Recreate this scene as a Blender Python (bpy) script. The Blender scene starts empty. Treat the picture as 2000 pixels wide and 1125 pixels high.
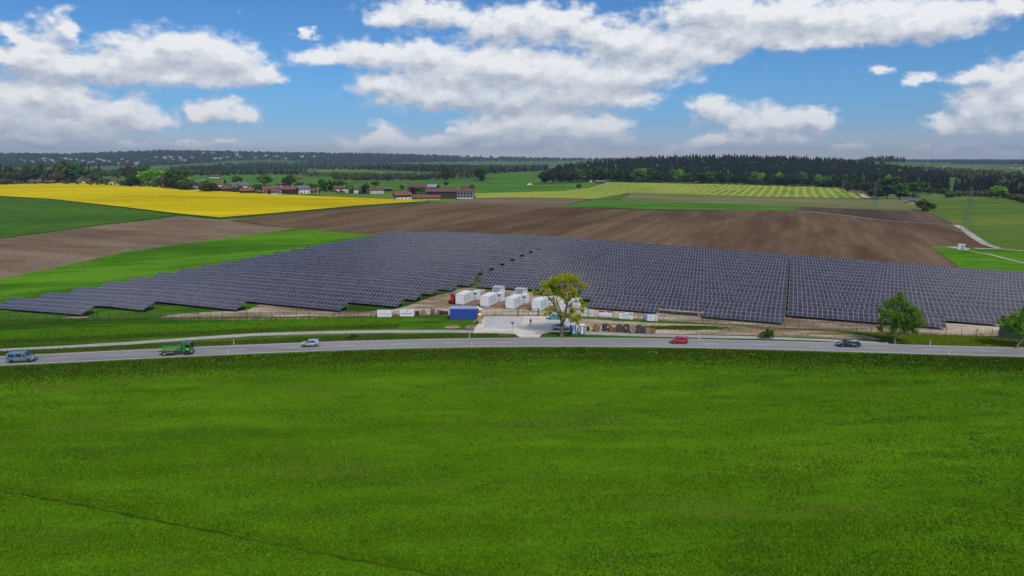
import bpy, bmesh, math, random
import numpy as np
from mathutils import Vector, Matrix, Euler
random.seed(7); RNG = np.random.default_rng(7)
R = math.radians
scene = bpy.context.scene
COL = scene.collection
HAZE = 0.000082

# ------------------------------------------------------------------ camera
F = 1333.0; CAMH = 39.0; HORIZON = 312.0          # focal length in photo pixels, drone height in metres, eye level row
PITCH = math.atan((562.5 - HORIZON) / F)
cd = bpy.data.cameras.new('camera'); cam = bpy.data.objects.new('camera', cd); COL.objects.link(cam)
cam.location = (0, 0, CAMH); cam.rotation_euler = (math.pi/2 - PITCH, 0, 0)
cd.sensor_width = 36; cd.lens = 36 * F / 2000; cd.clip_start = 0.5; cd.clip_end = 40000
scene.camera = cam

# ------------------------------------------------------------------ view and sampling
scene.render.engine = 'CYCLES'
scene.view_settings.view_transform = 'Standard'; scene.view_settings.look = 'None'
scene.view_settings.exposure = 0.15; scene.view_settings.gamma = 1
cy = scene.cycles
cy.max_bounces = 4; cy.diffuse_bounces = 1; cy.glossy_bounces = 2; cy.transmission_bounces = 3; cy.transparent_max_bounces = 6
cy.volume_bounces = 0; cy.use_adaptive_sampling = True; cy.adaptive_threshold = 0.015
cy.use_denoising = True; cy.caustics_reflective = False; cy.caustics_refractive = False
cy.sample_clamp_indirect = 4

# ------------------------------------------------------------------ node helpers
class NT:
    def __init__(s, tree): s.t = tree; s.n = tree.nodes; s.l = tree.links
    def new(s, typ, **kw):
        nd = s.n.new(typ)
        for k, v in kw.items(): setattr(nd, k, v)
        return nd
    def put(s, sock, v):
        if isinstance(v, bpy.types.NodeSocket): s.l.new(v, sock)
        else: sock.default_value = v
    def m(s, op, a, b=0.0, c=None, clamp=False):
        nd = s.n.new('ShaderNodeMath'); nd.operation = op; nd.use_clamp = clamp
        s.put(nd.inputs[0], a); s.put(nd.inputs[1], b)
        if c is not None: s.put(nd.inputs[2], c)
        return nd.outputs[0]
    def v(s, op, a, b=None, c=None):
        nd = s.n.new('ShaderNodeVectorMath'); nd.operation = op
        s.put(nd.inputs[0], a)
        if b is not None: s.put(nd.inputs[1], b)
        if c is not None: s.put(nd.inputs[2], c)
        return nd.outputs[0]
    def noise(s, vec, scale, detail=4, rough=0.55, dims='3D'):
        nd = s.n.new('ShaderNodeTexNoise'); nd.noise_dimensions = dims
        s.put(nd.inputs['Vector'], vec); nd.inputs['Scale'].default_value = scale
        nd.inputs['Detail'].default_value = detail; nd.inputs['Roughness'].default_value = rough
        return nd.outputs['Fac']
    def mix(s, f, a, b, blend='MIX'):
        nd = s.n.new('ShaderNodeMix'); nd.data_type = 'RGBA'; nd.blend_type = blend
        s.put(nd.inputs[0], f); s.put(nd.inputs[6], a); s.put(nd.inputs[7], b)
        return nd.outputs[2]
    def sstep(s, v, a, b):
        nd = s.n.new('ShaderNodeMapRange'); nd.interpolation_type = 'SMOOTHSTEP'
        s.put(nd.inputs['Value'], v); nd.inputs['From Min'].default_value = a; nd.inputs['From Max'].default_value = b
        return nd.outputs['Result']
def c4(c): return (c[0], c[1], c[2], 1.0)

# ------------------------------------------------------------------ sky and sun
SUN_EL, SUN_AZ = 50.0, 158.0                        # degrees; azimuth clockwise from the viewing direction (+Y): high, behind and a little right
world = bpy.data.worlds.new('World'); scene.world = world; world.use_nodes = True
w = NT(world.node_tree); w.n.clear()
def px_dir(px, py):
    u = (px - 1000) / F; v = (562.5 - py) / F
    return (u, math.cos(PITCH) + v * math.sin(PITCH), -math.sin(PITCH) + v * math.cos(PITCH))
def px_azel(px, py):
    d = px_dir(px, py); return math.degrees(math.atan2(d[0], d[1])), math.degrees(math.atan2(d[2], math.hypot(d[0], d[1])))
PUFFS = [  # heading and size of each heap of cumulus, read off the photograph
 (112,55,42,34),(22,62,34,28),(65,86,48,16),
 (255,105,75,44),(350,96,95,44),(440,112,80,42),(160,128,95,34),(70,118,90,30),(515,140,42,22),(330,150,190,26),(20,110,50,24),
 (60,178,80,36),(18,215,95,52),(140,192,55,38),(245,214,72,34),(308,240,42,20),(120,240,180,34),(60,268,190,18),
 (432,213,50,24),(470,226,46,18),(385,224,38,20),
 (812,18,88,36),(760,36,46,20),(872,34,46,20),
 (602,66,22,11),(640,112,74,22),(740,108,92,30),(845,104,85,34),(955,52,58,42),(1030,44,70,44),(1120,50,80,42),(1205,80,80,36),(1300,92,110,42),(1395,108,66,26),
 (955,120,54,28),(1010,128,115,40),(895,152,125,34),(752,164,72,24),(1110,146,150,40),(1255,148,120,30),(850,192,150,26),(1000,190,150,34),(1150,186,110,30),
 (1000,240,110,30),(1105,242,100,28),(1190,250,56,26),(930,256,56,20),(1060,268,150,16),(1232,198,56,17),
 (1395,22,150,36),(1550,32,170,44),(1705,36,170,42),(1850,34,100,36),(1562,84,74,20),(1645,78,60,20),(1790,58,140,28),(1975,8,60,26),(1450,70,90,28),
 (742,264,36,27),(715,286,60,18),(790,282,60,18),(862,280,40,17),
 (1385,214,52,27),(1470,232,78,32),(1555,236,78,28),(1602,230,28,22),(1400,276,70,12),(1485,270,120,16),
 (1722,136,26,12),(1800,155,38,15),
 (1970,150,75,42),(1995,200,100,50),(1900,215,64,36),(1848,244,46,22),(1960,248,105,22),(1890,150,46,16),
 (1350,292,60,10),(1660,290,30,9),(1850,287,80,12),(1970,294,50,12),(372,283,42,11),(440,279,30,9),(262,284,42,9),(960,286,70,13),(1110,291,100,11)]
def make_cloud_group():
    g = bpy.data.node_groups.new('cloud_depth', 'ShaderNodeTree')
    g.interface.new_socket('P', in_out='INPUT', socket_type='NodeSocketVector')
    g.interface.new_socket('D', in_out='OUTPUT', socket_type='NodeSocketFloat')
    q = NT(g)
    gi = q.new('NodeGroupInput'); P = gi.outputs[0]
    # billowing: bend the field by noise before measuring it
    st = q.v('MULTIPLY', P, (1.0, 1.7, 1.0))
    nz = q.new('ShaderNodeTexNoise'); nz.noise_dimensions = '2D'
    q.put(nz.inputs['Vector'], st); nz.inputs['Scale'].default_value = 0.42; nz.inputs['Detail'].default_value = 5; nz.inputs['Roughness'].default_value = 0.58
    off = q.v('SUBTRACT', nz.outputs['Color'], (0.5, 0.5, 0.5))
    Q = q.v('MULTIPLY_ADD', off, (3.2, 1.5, 0.0), P)
    # heaps elsewhere in the sky, out of the picture as well
    sep0 = q.new('ShaderNodeSeparateXYZ'); q.put(sep0.inputs[0], P)
    aa = q.m('ABSOLUTE', sep0.outputs[0]); side = q.sstep(aa, 40, 48); up = q.sstep(sep0.outputs[1], 15, 20)
    away = q.m('MAXIMUM', side, up)
    gen = q.noise(q.v('MULTIPLY', P, (1.0, 1.6, 1.0)), 0.055, 2, 0.5, '2D')
    acc = q.m('MULTIPLY', q.m('MULTIPLY', q.sstep(gen, 0.48, 0.70), 0.6), away)
    for ip, (x, y, rx, ry) in enumerate(PUFFS):
        if ip % 5 == 4: Q = q.v('MULTIPLY_ADD', acc, (1e-9, 1e-9, 0.0), Q)      # keeps the evaluation in sequence
        az, el = px_azel(x, y); a2, _ = px_azel(x + rx, y); _, e2 = px_azel(x, y - ry)
        sx, sy = abs(a2 - az) / 0.62, abs(e2 - el) / 0.62
        k = q.v('MULTIPLY_ADD', Q, (1/sx, 1/sy, 0.0), (-az/sx, -el/sy, 0.0))
        gr = q.new('ShaderNodeTexGradient', gradient_type='QUADRATIC_SPHERE'); q.put(gr.inputs[0], k)
        acc = q.m('ADD', acc, gr.outputs['Fac'])
    acc = q.m('MULTIPLY', q.m('POWER', acc, 0.72), 0.95)
    fine = q.noise(q.v('MULTIPLY', P, (1.0, 1.6, 1.0)), 0.85, 6, 0.60, '2D')
    wave = q.new('ShaderNodeTexVoronoi', voronoi_dimensions='2D', feature='SMOOTH_F1'); q.put(wave.inputs['Vector'], q.v('MULTIPLY_ADD', off, (2.0, 2.0, 0.0), q.v('MULTIPLY', P, (1.0, 1.5, 1.0))))
    wave.inputs['Scale'].default_value = 0.75; wave.inputs['Smoothness'].default_value = 0.6; wave.inputs['Detail'].default_value = 0.0
    lump = q.m('SUBTRACT', 0.5, wave.outputs['Distance'])
    d = q.m('MULTIPLY_ADD', q.m('SUBTRACT', fine, 0.5), 0.68, acc)
    d = q.m('MULTIPLY_ADD', lump, 0.22, d)
    go = q.new('NodeGroupOutput'); q.put(go.inputs[0], d)
    return g
cg = make_cloud_group()
tc = w.new('ShaderNodeTexCoord')
sp = w.new('ShaderNodeSeparateXYZ'); w.l.new(tc.outputs['Generated'], sp.inputs[0])
az = w.m('MULTIPLY', w.m('ARCTAN2', sp.outputs[0], sp.outputs[1]), 180/math.pi)
el = w.m('MULTIPLY', w.m('ARCSINE', sp.outputs[2]), 180/math.pi)
cb = w.new('ShaderNodeCombineXYZ'); w.put(cb.inputs[0], az); w.put(cb.inputs[1], el)
d1 = w.new('ShaderNodeGroup', node_tree=cg); w.put(d1.inputs[0], cb.outputs[0])
d2 = w.new('ShaderNodeGroup', node_tree=cg); w.put(d2.inputs[0], w.v('MULTIPLY_ADD', d1.outputs[0], (1e-9, 1e-9, 0.0), w.v('ADD', cb.outputs[0], (0.35, 0.95, 0))))
alpha = w.sstep(d1.outputs[0], 0.11, 0.66)
relief = w.m('SUBTRACT', d1.outputs[0], d2.outputs[0])
lit = w.m('MULTIPLY_ADD', relief, 1.0, 0.55)
thin = w.m('SUBTRACT', 1.0, w.sstep(d1.outputs[0], 0.2, 0.9))
lit = w.m('MULTIPLY_ADD', thin, 0.12, lit, clamp=True)
ramp = w.new('ShaderNodeValToRGB'); w.put(ramp.inputs[0], lit)
cr = ramp.color_ramp; cr.elements[0].position = 0.18; cr.elements[0].color = (0.47, 0.51, 0.58, 1)
cr.elements[1].position = 0.98; cr.elements[1].color = (0.90, 0.91, 0.92, 1)
e = cr.elements.new(0.55); e.color = (0.65, 0.69, 0.74, 1)
e = cr.elements.new(0.78); e.color = (0.78, 0.80, 0.83, 1)
sky = w.new('ShaderNodeTexSky', sky_type='NISHITA'); sky.sun_disc = False
sky.sun_elevation = R(SUN_EL); sky.sun_rotation = R(SUN_AZ); sky.air_density = 1.0; sky.dust_density = 0.0; sky.ozone_density = 3.5; sky.altitude = 600
hs = w.new('ShaderNodeHueSaturation'); w.l.new(sky.outputs[0], hs.inputs['Color']); hs.inputs['Saturation'].default_value = 1.0; hs.inputs['Value'].default_value = 1.0
tint = w.mix(1.0, hs.outputs[0], w.mix(w.sstep(el, 0.0, 3.2), (0.80, 0.82, 1.00, 1), w.mix(w.sstep(el, -2.0, 7.0), (0.42, 0.53, 0.84, 1), (0.37, 0.70, 1.00, 1))), 'MULTIPLY')
bg1 = w.new('ShaderNodeBackground'); w.l.new(tint, bg1.inputs[0]); bg1.inputs[1].default_value = 0.09
bg2 = w.new('ShaderNodeBackground'); w.l.new(ramp.outputs[0], bg2.inputs[0]); bg2.inputs[1].default_value = 0.93
# clouds thin out into the pale air right above the horizon
low = w.sstep(el, -0.2, 1.6)
mxs = w.new('ShaderNodeMixShader'); w.put(mxs.inputs[0], w.m('MULTIPLY', alpha, w.m('MULTIPLY_ADD', low, 0.6, 0.36)))
w.l.new(bg1.outputs[0], mxs.inputs[1]); w.l.new(bg2.outputs[0], mxs.inputs[2])
wo = w.new('ShaderNodeOutputWorld'); w.l.new(mxs.outputs[0], wo.inputs[0])
world.cycles.sampling_method = 'MANUAL'; world.cycles.sample_map_resolution = 512

sl = bpy.data.lights.new('sun', 'SUN'); sl.energy = 2.8; sl.angle = R(12); sl.color = (1.0, 0.95, 0.87)
so = bpy.data.objects.new('sun', sl); COL.objects.link(so); so.location = (0, 0, 300)
_sd = Vector((math.cos(R(SUN_EL))*math.sin(R(SUN_AZ)), math.cos(R(SUN_EL))*math.cos(R(SUN_AZ)), math.sin(R(SUN_EL))))
so.rotation_euler = _sd.to_track_quat('Z', 'Y').to_euler()

# ------------------------------------------------------------------ the lie of the land
SA = R(22.3); SN = (math.sin(SA), math.cos(SA)); SE = (math.cos(SA), -math.sin(SA))   # the panel rows run along SE, face away from SN
def st_of(x, y): return x*SE[0] + y*SE[1], x*SN[0] + y*SN[1]
def xy_of(s, t): return s*SE[0] + t*SN[0], s*SE[1] + t*SN[1]
def sm(a, b, v):
    k = np.clip((v - a) / (b - a), 0, 1); return k*k*(3 - 2*k)
def z_ray(px, py, rng):                      # height on a sight line at horizontal range rng
    d = px_dir(px, py); return CAMH + rng * d[2] / math.hypot(d[0], d[1])
def az_px(px): d = px_dir(px, HORIZON); return math.atan2(d[0], d[1])
FAR_X = [-400, 0, 60, 120, 200, 260, 330, 420, 520, 640, 720, 830, 960, 1100, 1300, 1600, 2000, 2400]
FAR_Y = [300, 298, 295, 299, 297, 293, 290, 291, 294, 297, 297, 301, 305, 308, 309, 311, 312, 312]
FAR_R = 7000.0
FAR_A = [az_px(x) for x in FAR_X]; FAR_H = [z_ray(x, y, FAR_R) - 15 for x, y in zip(FAR_X, FAR_Y)]
RR_X = [1500, 1600, 1650, 1700, 1735, 1780, 1850, 1920, 2000, 2200, 2500]
RR_Y = [330, 320, 312, 304, 303, 306, 307, 311, 308, 306, 306]
RR_R = 3000.0
RR_A = [az_px(x) for x in RR_X]; RR_H = [max(0, z_ray(x, y, RR_R) - 22) for x, y in zip(RR_X, RR_Y)]
def T(x, y):
    x = np.asarray(x, float); y = np.asarray(y, float)
    s = x*SE[0] + y*SE[1]; t = x*SN[0] + y*SN[1]; r = np.hypot(x, y); a = np.arctan2(x, y)
    z = -0.042 * np.clip(-166 - s, 0, 60) * sm(92, 125, t) * (1 - sm(330, 480, t))
    u = sm(170, 300, t) * (1 - sm(420, 800, t))
    z = z - np.clip(s + 105, 0, 210) * 0.030 * u
    z = z + 1.9*np.exp(-((s + 99)/34)**2 - ((t - 262)/34)**2) - 0.9*np.exp(-((s + 90)/16)**2 - ((t - 190)/14)**2)
    A = sm(430, 900, r)
    z = z + A*(1.5*np.sin(x/170 + .6)*np.cos(y/210) + 1.2*np.sin((x + .6*y)/310 + 1.))
    z = z + 4.5*np.exp(-((x + 470)/230)**2 - ((y - 760)/150)**2)
    z = z + 36*np.exp(-((x - 470)/400)**2 - ((y - 1600)/330)**2)
    z = z + 9*np.exp(-((x + 330)/330)**2 - ((y - 2050)/260)**2)
    hf = np.interp(a, FAR_A, FAR_H)*sm(3600, FAR_R, r)*(1 - sm(FAR_R, 10500, r))
    hr = np.interp(a, RR_A, RR_H)*sm(2100, RR_R, r)*(1 - 0.8*sm(RR_R, 4500, r))
    return z + np.maximum(hf, hr)
_RS = 30*1.0125**np.arange(0, 510)
def ground(px, py, dz=0.0):                  # where the sight line through a photo pixel meets the land
    d = px_dir(px, py); h = math.hypot(d[0], d[1]); ux, uy, uz = d[0]/h, d[1]/h, d[2]/h
    g = CAMH + uz*_RS - T(ux*_RS, uy*_RS) - dz
    k = np.nonzero(g < 0)[0]
    if len(k) == 0: k = [len(_RS) - 60]
    k = max(1, int(k[0])); r0, r1, g0, g1 = _RS[k-1], _RS[k], g[k-1], g[k]
    r = r0 + (r1 - r0)*np.clip(g0/(g0 - g1 + 1e-9), 0, 1)
    x, y = ux*r, uy*r
    return float(x), float(y), float(T(x, y))
def gz(x, y): return float(T(x, y))

# ------------------------------------------------------------------ mesh helpers
class MB:
    def __init__(s): s.v = []; s.f = []; s.m = []
    def add(s, vs, fs, mi=0):
        b = len(s.v); s.v += [tuple(p) for p in vs]; s.f += [tuple(b + i for i in f) for f in fs]; s.m += [mi]*len(fs); return s
    def box(s, c, d, mi=0, rz=0.0, taper=1.0):
        x, y, z = d[0]/2, d[1]/2, d[2]/2; cs, sn = math.cos(rz), math.sin(rz); vs = []
        for k, (a, b, e) in enumerate([(-1,-1,-1),(1,-1,-1),(1,1,-1),(-1,1,-1),(-1,-1,1),(1,-1,1),(1,1,1),(-1,1,1)]):
            tp = taper if e > 0 else 1.0
            X, Y = a*x*tp, b*y*tp
            vs.append((c[0] + X*cs - Y*sn, c[1] + X*sn + Y*cs, c[2] + e*z))
        return s.add(vs, [(0,3,2,1),(4,5,6,7),(0,1,5,4),(1,2,6,5),(2,3,7,6),(3,0,4,7)], mi)
    def tube(s, p, q, r0, r1=None, n=6, mi=0, cap=True):
        r1 = r0 if r1 is None else r1; p, q = Vector(p), Vector(q); d = (q - p)
        if d.length < 1e-6: return s
        a = d.normalized(); o = a.orthogonal().normalized(); b = a.cross(o); vs = []
        for (c, r) in ((p, r0), (q, r1)):
            for k in range(n):
                g = 2*math.pi*k/n; vs.append(c + o*(r*math.cos(g)) + b*(r*math.sin(g)))
        fs = [(k, (k+1) % n, n + (k+1) % n, n + k) for k in range(n)]
        if cap: fs += [tuple(range(n-1, -1, -1)), tuple(range(n, 2*n))]
        return s.add(vs, fs, mi)
    def prism(s, poly, y0, y1, mi=0):          # poly in x,z extruded along y
        n = len(poly); vs = [(a, y0, b) for a, b in poly] + [(a, y1, b) for a, b in poly]
        fs = [(k, (k+1) % n, n + (k+1) % n, n + k) for k in range(n)] + [tuple(range(n-1, -1, -1)), tuple(range(n, 2*n))]
        return s.add(vs, fs, mi)
    def mesh(s, name):
        me = bpy.data.meshes.new(name); me.from_pydata(s.v, [], s.f)
        if any(s.m): me.polygons.foreach_set('material_index', s.m)
        bm = bmesh.new(); bm.from_mesh(me); bmesh.ops.recalc_face_normals(bm, faces=bm.faces); bm.to_mesh(me); bm.free()
        return me
    def build(s, name, mats, parent=None, **kw):
        return link(name, s.mesh(name), mats, parent, **kw)
def link(name, me, mats=None, parent=None, loc=None, rz=None):
    o = bpy.data.objects.new(name, me); COL.objects.link(o)
    if mats is not None and len(me.materials) == 0:
        for q in (mats if isinstance(mats, (list, tuple)) else [mats]): me.materials.append(q)
    if parent is not None: o.parent = parent
    if loc is not None: o.location = loc
    if rz is not None: o.rotation_euler = (0, 0, rz)
    return o
def bevel(o, wd=0.03, seg=2):
    b = o.modifiers.new('bevel', 'BEVEL'); b.width = wd; b.segments = seg; b.limit_method = 'ANGLE'; b.angle_limit = R(35); return o
def thing(name, label, cat, loc=(0, 0, 0), rz=0.0, group=None):
    o = bpy.data.objects.new(name, None); COL.objects.link(o); o.location = loc; o.rotation_euler = (0, 0, rz); o.empty_display_size = 0.3
    return tag(o, label, cat, group)
def tag(o, label, cat, group=None):
    o['label'] = label; o['category'] = cat
    if group: o['group'] = group
    return o
def struct(o): o['kind'] = 'structure'; return o
def stuff(o, label=None):
    o['kind'] = 'stuff'
    if label: o['label'] = label
    return o
ORD = ['first','second','third','fourth','fifth','sixth','seventh','eighth','ninth','tenth','eleventh','twelfth','thirteenth','fourteenth','fifteenth','sixteenth','seventeenth','eighteenth','nineteenth','twentieth']
TENS = {20: 'twenty', 30: 'thirty', 40: 'forty', 50: 'fifty', 60: 'sixty', 70: 'seventy'}
def ordinal(k):                               # k from 0
    n = k + 1
    if n <= 20: return ORD[k]
    t, u = n//10*10, n % 10
    return (TENS[t][:-1] + 'ieth') if u == 0 else TENS[t] + '-' + ORD[u-1]
def np_mesh(name, V, Fq, mats, parent=None, mi=None):
    me = bpy.data.meshes.new(name); V = np.asarray(V, np.float32); Fq = np.asarray(Fq, np.int32)
    n = Fq.shape[1]; me.vertices.add(len(V)); me.vertices.foreach_set('co', V.ravel())
    me.loops.add(Fq.size); me.loops.foreach_set('vertex_index', Fq.ravel())
    me.polygons.add(len(Fq)); me.polygons.foreach_set('loop_start', np.arange(0, Fq.size, n, dtype=np.int32))
    if mi is not None: me.polygons.foreach_set('material_index', np.asarray(mi, np.int32))
    me.update(calc_edges=True); me.validate()
    return link(name, me, mats, parent)

# ------------------------------------------------------------------ materials
MATS = {}
def plain(name, col, rough=0.7, metal=0.0, var=0.08, scale=1.5, spec=0.4, bump=0.0):
    if name in MATS: return MATS[name]
    m = bpy.data.materials.new(name); m.use_nodes = True; t = NT(m.node_tree)
    b = t.n['Principled BSDF']; b.inputs['Roughness'].default_value = rough; b.inputs['Metallic'].default_value = metal
    b.inputs['Specular IOR Level'].default_value = spec
    gp = t.new('ShaderNodeTexCoord').outputs['Object']
    f = t.noise(gp, scale, 5, 0.6)
    lo = [max(0, c*(1 - var*2)) for c in col]; hi = [min(1, c*(1 + var*2)) for c in col]
    t.put(b.inputs['Base Color'], t.mix(f, c4(lo), c4(hi)))
    if bump:
        bn = t.new('ShaderNodeBump'); bn.inputs['Strength'].default_value = bump; t.put(bn.inputs['Height'], f); t.l.new(bn.outputs[0], b.inputs['Normal'])
    MATS[name] = m; return m
def rotmap(t, ang, sx, sy):                   # position turned by ang, then squeezed: x across, y along
    g = t.new('ShaderNodeNewGeometry').outputs['Position']
    mp = t.new('ShaderNodeMapping', vector_type='TEXTURE'); mp.inputs['Rotation'].default_value = (0, 0, ang); t.put(mp.inputs['Vector'], g)
    return t.v('MULTIPLY', mp.outputs[0], (sx, sy, 1.0))
def field(name, cols, big=0.02, mid=0.15, fine=1.6, ang=0.0, stretch=(1.0, 1.0), bump=0.5, bdist=0.15, rough=0.95, patch=None, rows=None, lim=(1.0, 1.5)):
    """land cover: three scales of mottling between cols[0..2], optional drilled rows and bare patches"""
    m = bpy.data.materials.new(name); m.use_nodes = True; t = NT(m.node_tree); b = t.n['Principled BSDF']
    b.inputs['Roughness'].default_value = rough; b.inputs['Specular IOR Level'].default_value = 0.0
    g = t.new('ShaderNodeNewGeometry').outputs['Position']
    pm = rotmap(t, ang, *stretch)
    nb = t.noise(pm, big, 3, 0.55); nm = t.noise(pm, mid, 5, 0.6); nf = t.noise(g, fine, 6, 0.7)
    mixd = t.m('ADD', t.m('MULTIPLY', nb, 0.9), t.m('ADD', t.m('MULTIPLY', nm, 0.75), t.m('MULTIPLY', nf, 0.85)))
    k = t.sstep(mixd, *lim)
    rp = t.new('ShaderNodeValToRGB'); t.put(rp.inputs[0], k); e = rp.color_ramp.elements
    e[0].position = 0.05; e[0].color = c4(cols[0]); e[1].position = 0.95; e[1].color = c4(cols[2]); q = e.new(0.5); q.color = c4(cols[1])
    col = rp.outputs[0]
    if rows:                                   # (spacing m, angle, colour, strength)
        sep = t.new('ShaderNodeSeparateXYZ'); t.put(sep.inputs[0], rotmap(t, rows[1], 1, 1))
        wob = t.m('MULTIPLY', t.m('SUBTRACT', t.noise(g, 0.02, 2), 0.5), rows[0]*0.8)
        sw = t.m('SINE', t.m('MULTIPLY', t.m('ADD', sep.outputs[0], wob), 2*math.pi/rows[0]))
        col = t.mix(t.m('MULTIPLY', t.sstep(sw, -0.2, 0.7), t.m('MULTIPLY', t.sstep(nm, .22, .48), rows[3])), col, c4(rows[2]))
    if patch:                                  # (colour, scale, low, high)
        pn = t.noise(rotmap(t, ang, *(patch[4] if len(patch) > 4 else (1, 1))), patch[1], 5, 0.62)
        col = t.mix(t.sstep(pn, patch[2], patch[3]), col, c4(patch[0]))
    t.put(b.inputs['Base Color'], col)
    bn = t.new('ShaderNodeBump'); bn.inputs['Strength'].default_value = bump; bn.inputs['Distance'].default_value = bdist
    t.put(bn.inputs['Height'], t.m('ADD', nf, nm)); t.l.new(bn.outputs[0], b.inputs['Normal'])
    MATS[name] = m; return m
def leaf(name, col, col2, trans=0.3):
    m = bpy.data.materials.new(name); m.use_nodes = True; t = NT(m.node_tree); t.n.clear()
    g = t.new('ShaderNodeNewGeometry'); oi = t.new('ShaderNodeObjectInfo')
    f = t.m('ADD', t.m('MULTIPLY', g.outputs['Random Per Island'], 0.65), t.m('MULTIPLY', t.noise(g.outputs['Position'], 0.25, 2), 0.5), clamp=True)
    c = t.mix(f, c4(col), c4(col2))
    hv = t.new('ShaderNodeHueSaturation'); t.put(hv.inputs['Color'], c); t.put(hv.inputs['Value'], t.m('MULTIPLY_ADD', oi.outputs['Random'], 0.5, 0.75))
    t.put(hv.inputs['Hue'], t.m('MULTIPLY_ADD', oi.outputs['Random'], 0.03, 0.485))
    d = t.new('ShaderNodeBsdfDiffuse'); tr = t.new('ShaderNodeBsdfTranslucent'); t.l.new(hv.outputs[0], d.inputs[0]); t.l.new(hv.outputs[0], tr.inputs[0])
    mx = t.new('ShaderNodeMixShader'); mx.inputs[0].default_value = trans; t.l.new(d.outputs[0], mx.inputs[1]); t.l.new(tr.outputs[0], mx.inputs[2])
    o = t.new('ShaderNodeOutputMaterial'); t.l.new(mx.outputs[0], o.inputs[0]); MATS[name] = m; return m
def glass_dark(name, col=(0.015, 0.018, 0.024), rough=0.08):
    m = bpy.data.materials.new(name); m.use_nodes = True; b = m.node_tree.nodes['Principled BSDF']
    b.inputs['Base Color'].default_value = c4(col); b.inputs['Roughness'].default_value = rough; b.inputs['Specular IOR Level'].default_value = 0.6; MATS[name] = m; return m
def paint(name, col, coat=0.6, rough=0.35, metal=0.0):
    m = bpy.data.materials.new(name); m.use_nodes = True; t = NT(m.node_tree); b = t.n['Principled BSDF']
    f = t.noise(t.new('ShaderNodeTexCoord').outputs['Object'], 3.0, 4, 0.6)
    t.put(b.inputs['Base Color'], t.mix(f, c4([c*0.86 for c in col]), c4(col)))
    b.inputs['Roughness'].default_value = rough; b.inputs['Metallic'].default_value = metal; b.inputs['Coat Weight'].default_value = coat; b.inputs['Coat Roughness'].default_value = 0.08
    MATS[name] = m; return m
# ================================================================== ground, fields, road
GREEN = field('meadow_green', [(0.030, 0.085, 0.006), (0.055, 0.150, 0.008), (0.090, 0.200, 0.012)], 0.012, 0.10, 1.3, stretch=(0.5, 1.4))
FARGREEN = field('valley_green', [(0.050, 0.095, 0.020), (0.080, 0.140, 0.030), (0.12, 0.18, 0.042)], 0.004, 0.02, 0.3, stretch=(0.5, 1.6), patch=((0.13, 0.19, 0.055), 0.006, 0.52, 0.6))
m_ground = FARGREEN
az_f = np.concatenate([np.radians(np.arange(-178, -52, 6)), np.radians(np.arange(-52, 52.01, 0.3)), np.radians(np.arange(56, 179, 6))])
rs_f = np.concatenate([[4.0], 12*1.03**np.arange(0, 246)])
AA, RG = np.meshgrid(az_f, rs_f); GX, GY = RG*np.sin(AA), RG*np.cos(AA)
GZ = T(GX, GY) - np.clip(0.05 + RG*0.0002, 0, 0.35)
nv, na = AA.shape
idx = np.arange(nv*na).reshape(nv, na); nxt = np.roll(idx, -1, axis=1)
Fq = np.stack([idx[:-1, :], nxt[:-1, :], nxt[1:, :], idx[1:, :]], -1).reshape(-1, 4)
V = np.stack([GX, GY, GZ], -1).reshape(-1, 3); V = np.vstack([V, [[0, 0, gz(0, 0) - 0.05]]])
gr = np_mesh('ground', V, Fq, m_ground); struct(gr)

def dens(pts, step):                            # add points along long pixel edges
    out = []
    for i in range(len(pts)):
        a, b = pts[i], pts[(i+1) % len(pts)]; n = max(1, int(math.hypot(b[0]-a[0], b[1]-a[1])/step))
        out += [(a[0] + (b[0]-a[0])*k/n, a[1] + (b[1]-a[1])*k/n) for k in range(n)]
    return out
def drape(name, poly, mat, off, cell, world=False, thick=0.0, side_mat=None, dn=40):
    pts = [(p[0], p[1]) for p in poly] if world else [ground(*p)[:2] for p in dens(poly, dn)]
    bm = bmesh.new(); vs = [bm.verts.new((x, y, 0)) for x, y in pts]
    f = bm.faces.new(vs); bmesh.ops.triangulate(bm, faces=[f])
    xs = [p[0] for p in pts]; ys = [p[1] for p in pts]
    for axis, lo, hi in ((0, min(xs), max(xs)), (1, min(ys), max(ys))):
        n = int((hi - lo)/cell); n = min(n, 70)
        for k in range(1, n):
            co = [0, 0, 0]; no = [0, 0, 0]; co[axis] = lo + (hi - lo)*k/n; no[axis] = 1
            bmesh.ops.bisect_plane(bm, geom=bm.verts[:] + bm.edges[:] + bm.faces[:], plane_co=co, plane_no=no)
    bmesh.ops.recalc_face_normals(bm, faces=bm.faces)
    if bm.faces and sum(fc.normal.z for fc in bm.faces) < 0: bmesh.ops.reverse_faces(bm, faces=bm.faces)
    co = np.array([v.co[:2] for v in bm.verts]); z = T(co[:, 0], co[:, 1]) + off + thick
    for v, zz in zip(bm.verts, z): v.co.z = zz
    if thick:
        ed = [e for e in bm.edges if e.is_boundary]
        g = bmesh.ops.extrude_edge_only(bm, edges=ed)['geom']
        for v in g:
            if isinstance(v, bmesh.types.BMVert): v.co.z -= thick + 0.3
        for fc in g:
            if isinstance(fc, bmesh.types.BMFace): fc.material_index = 1
    me = bpy.data.meshes.new(name); bm.to_mesh(me); bm.free()
    return struct(link(name, me, [mat, side_mat or mat]))

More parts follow.
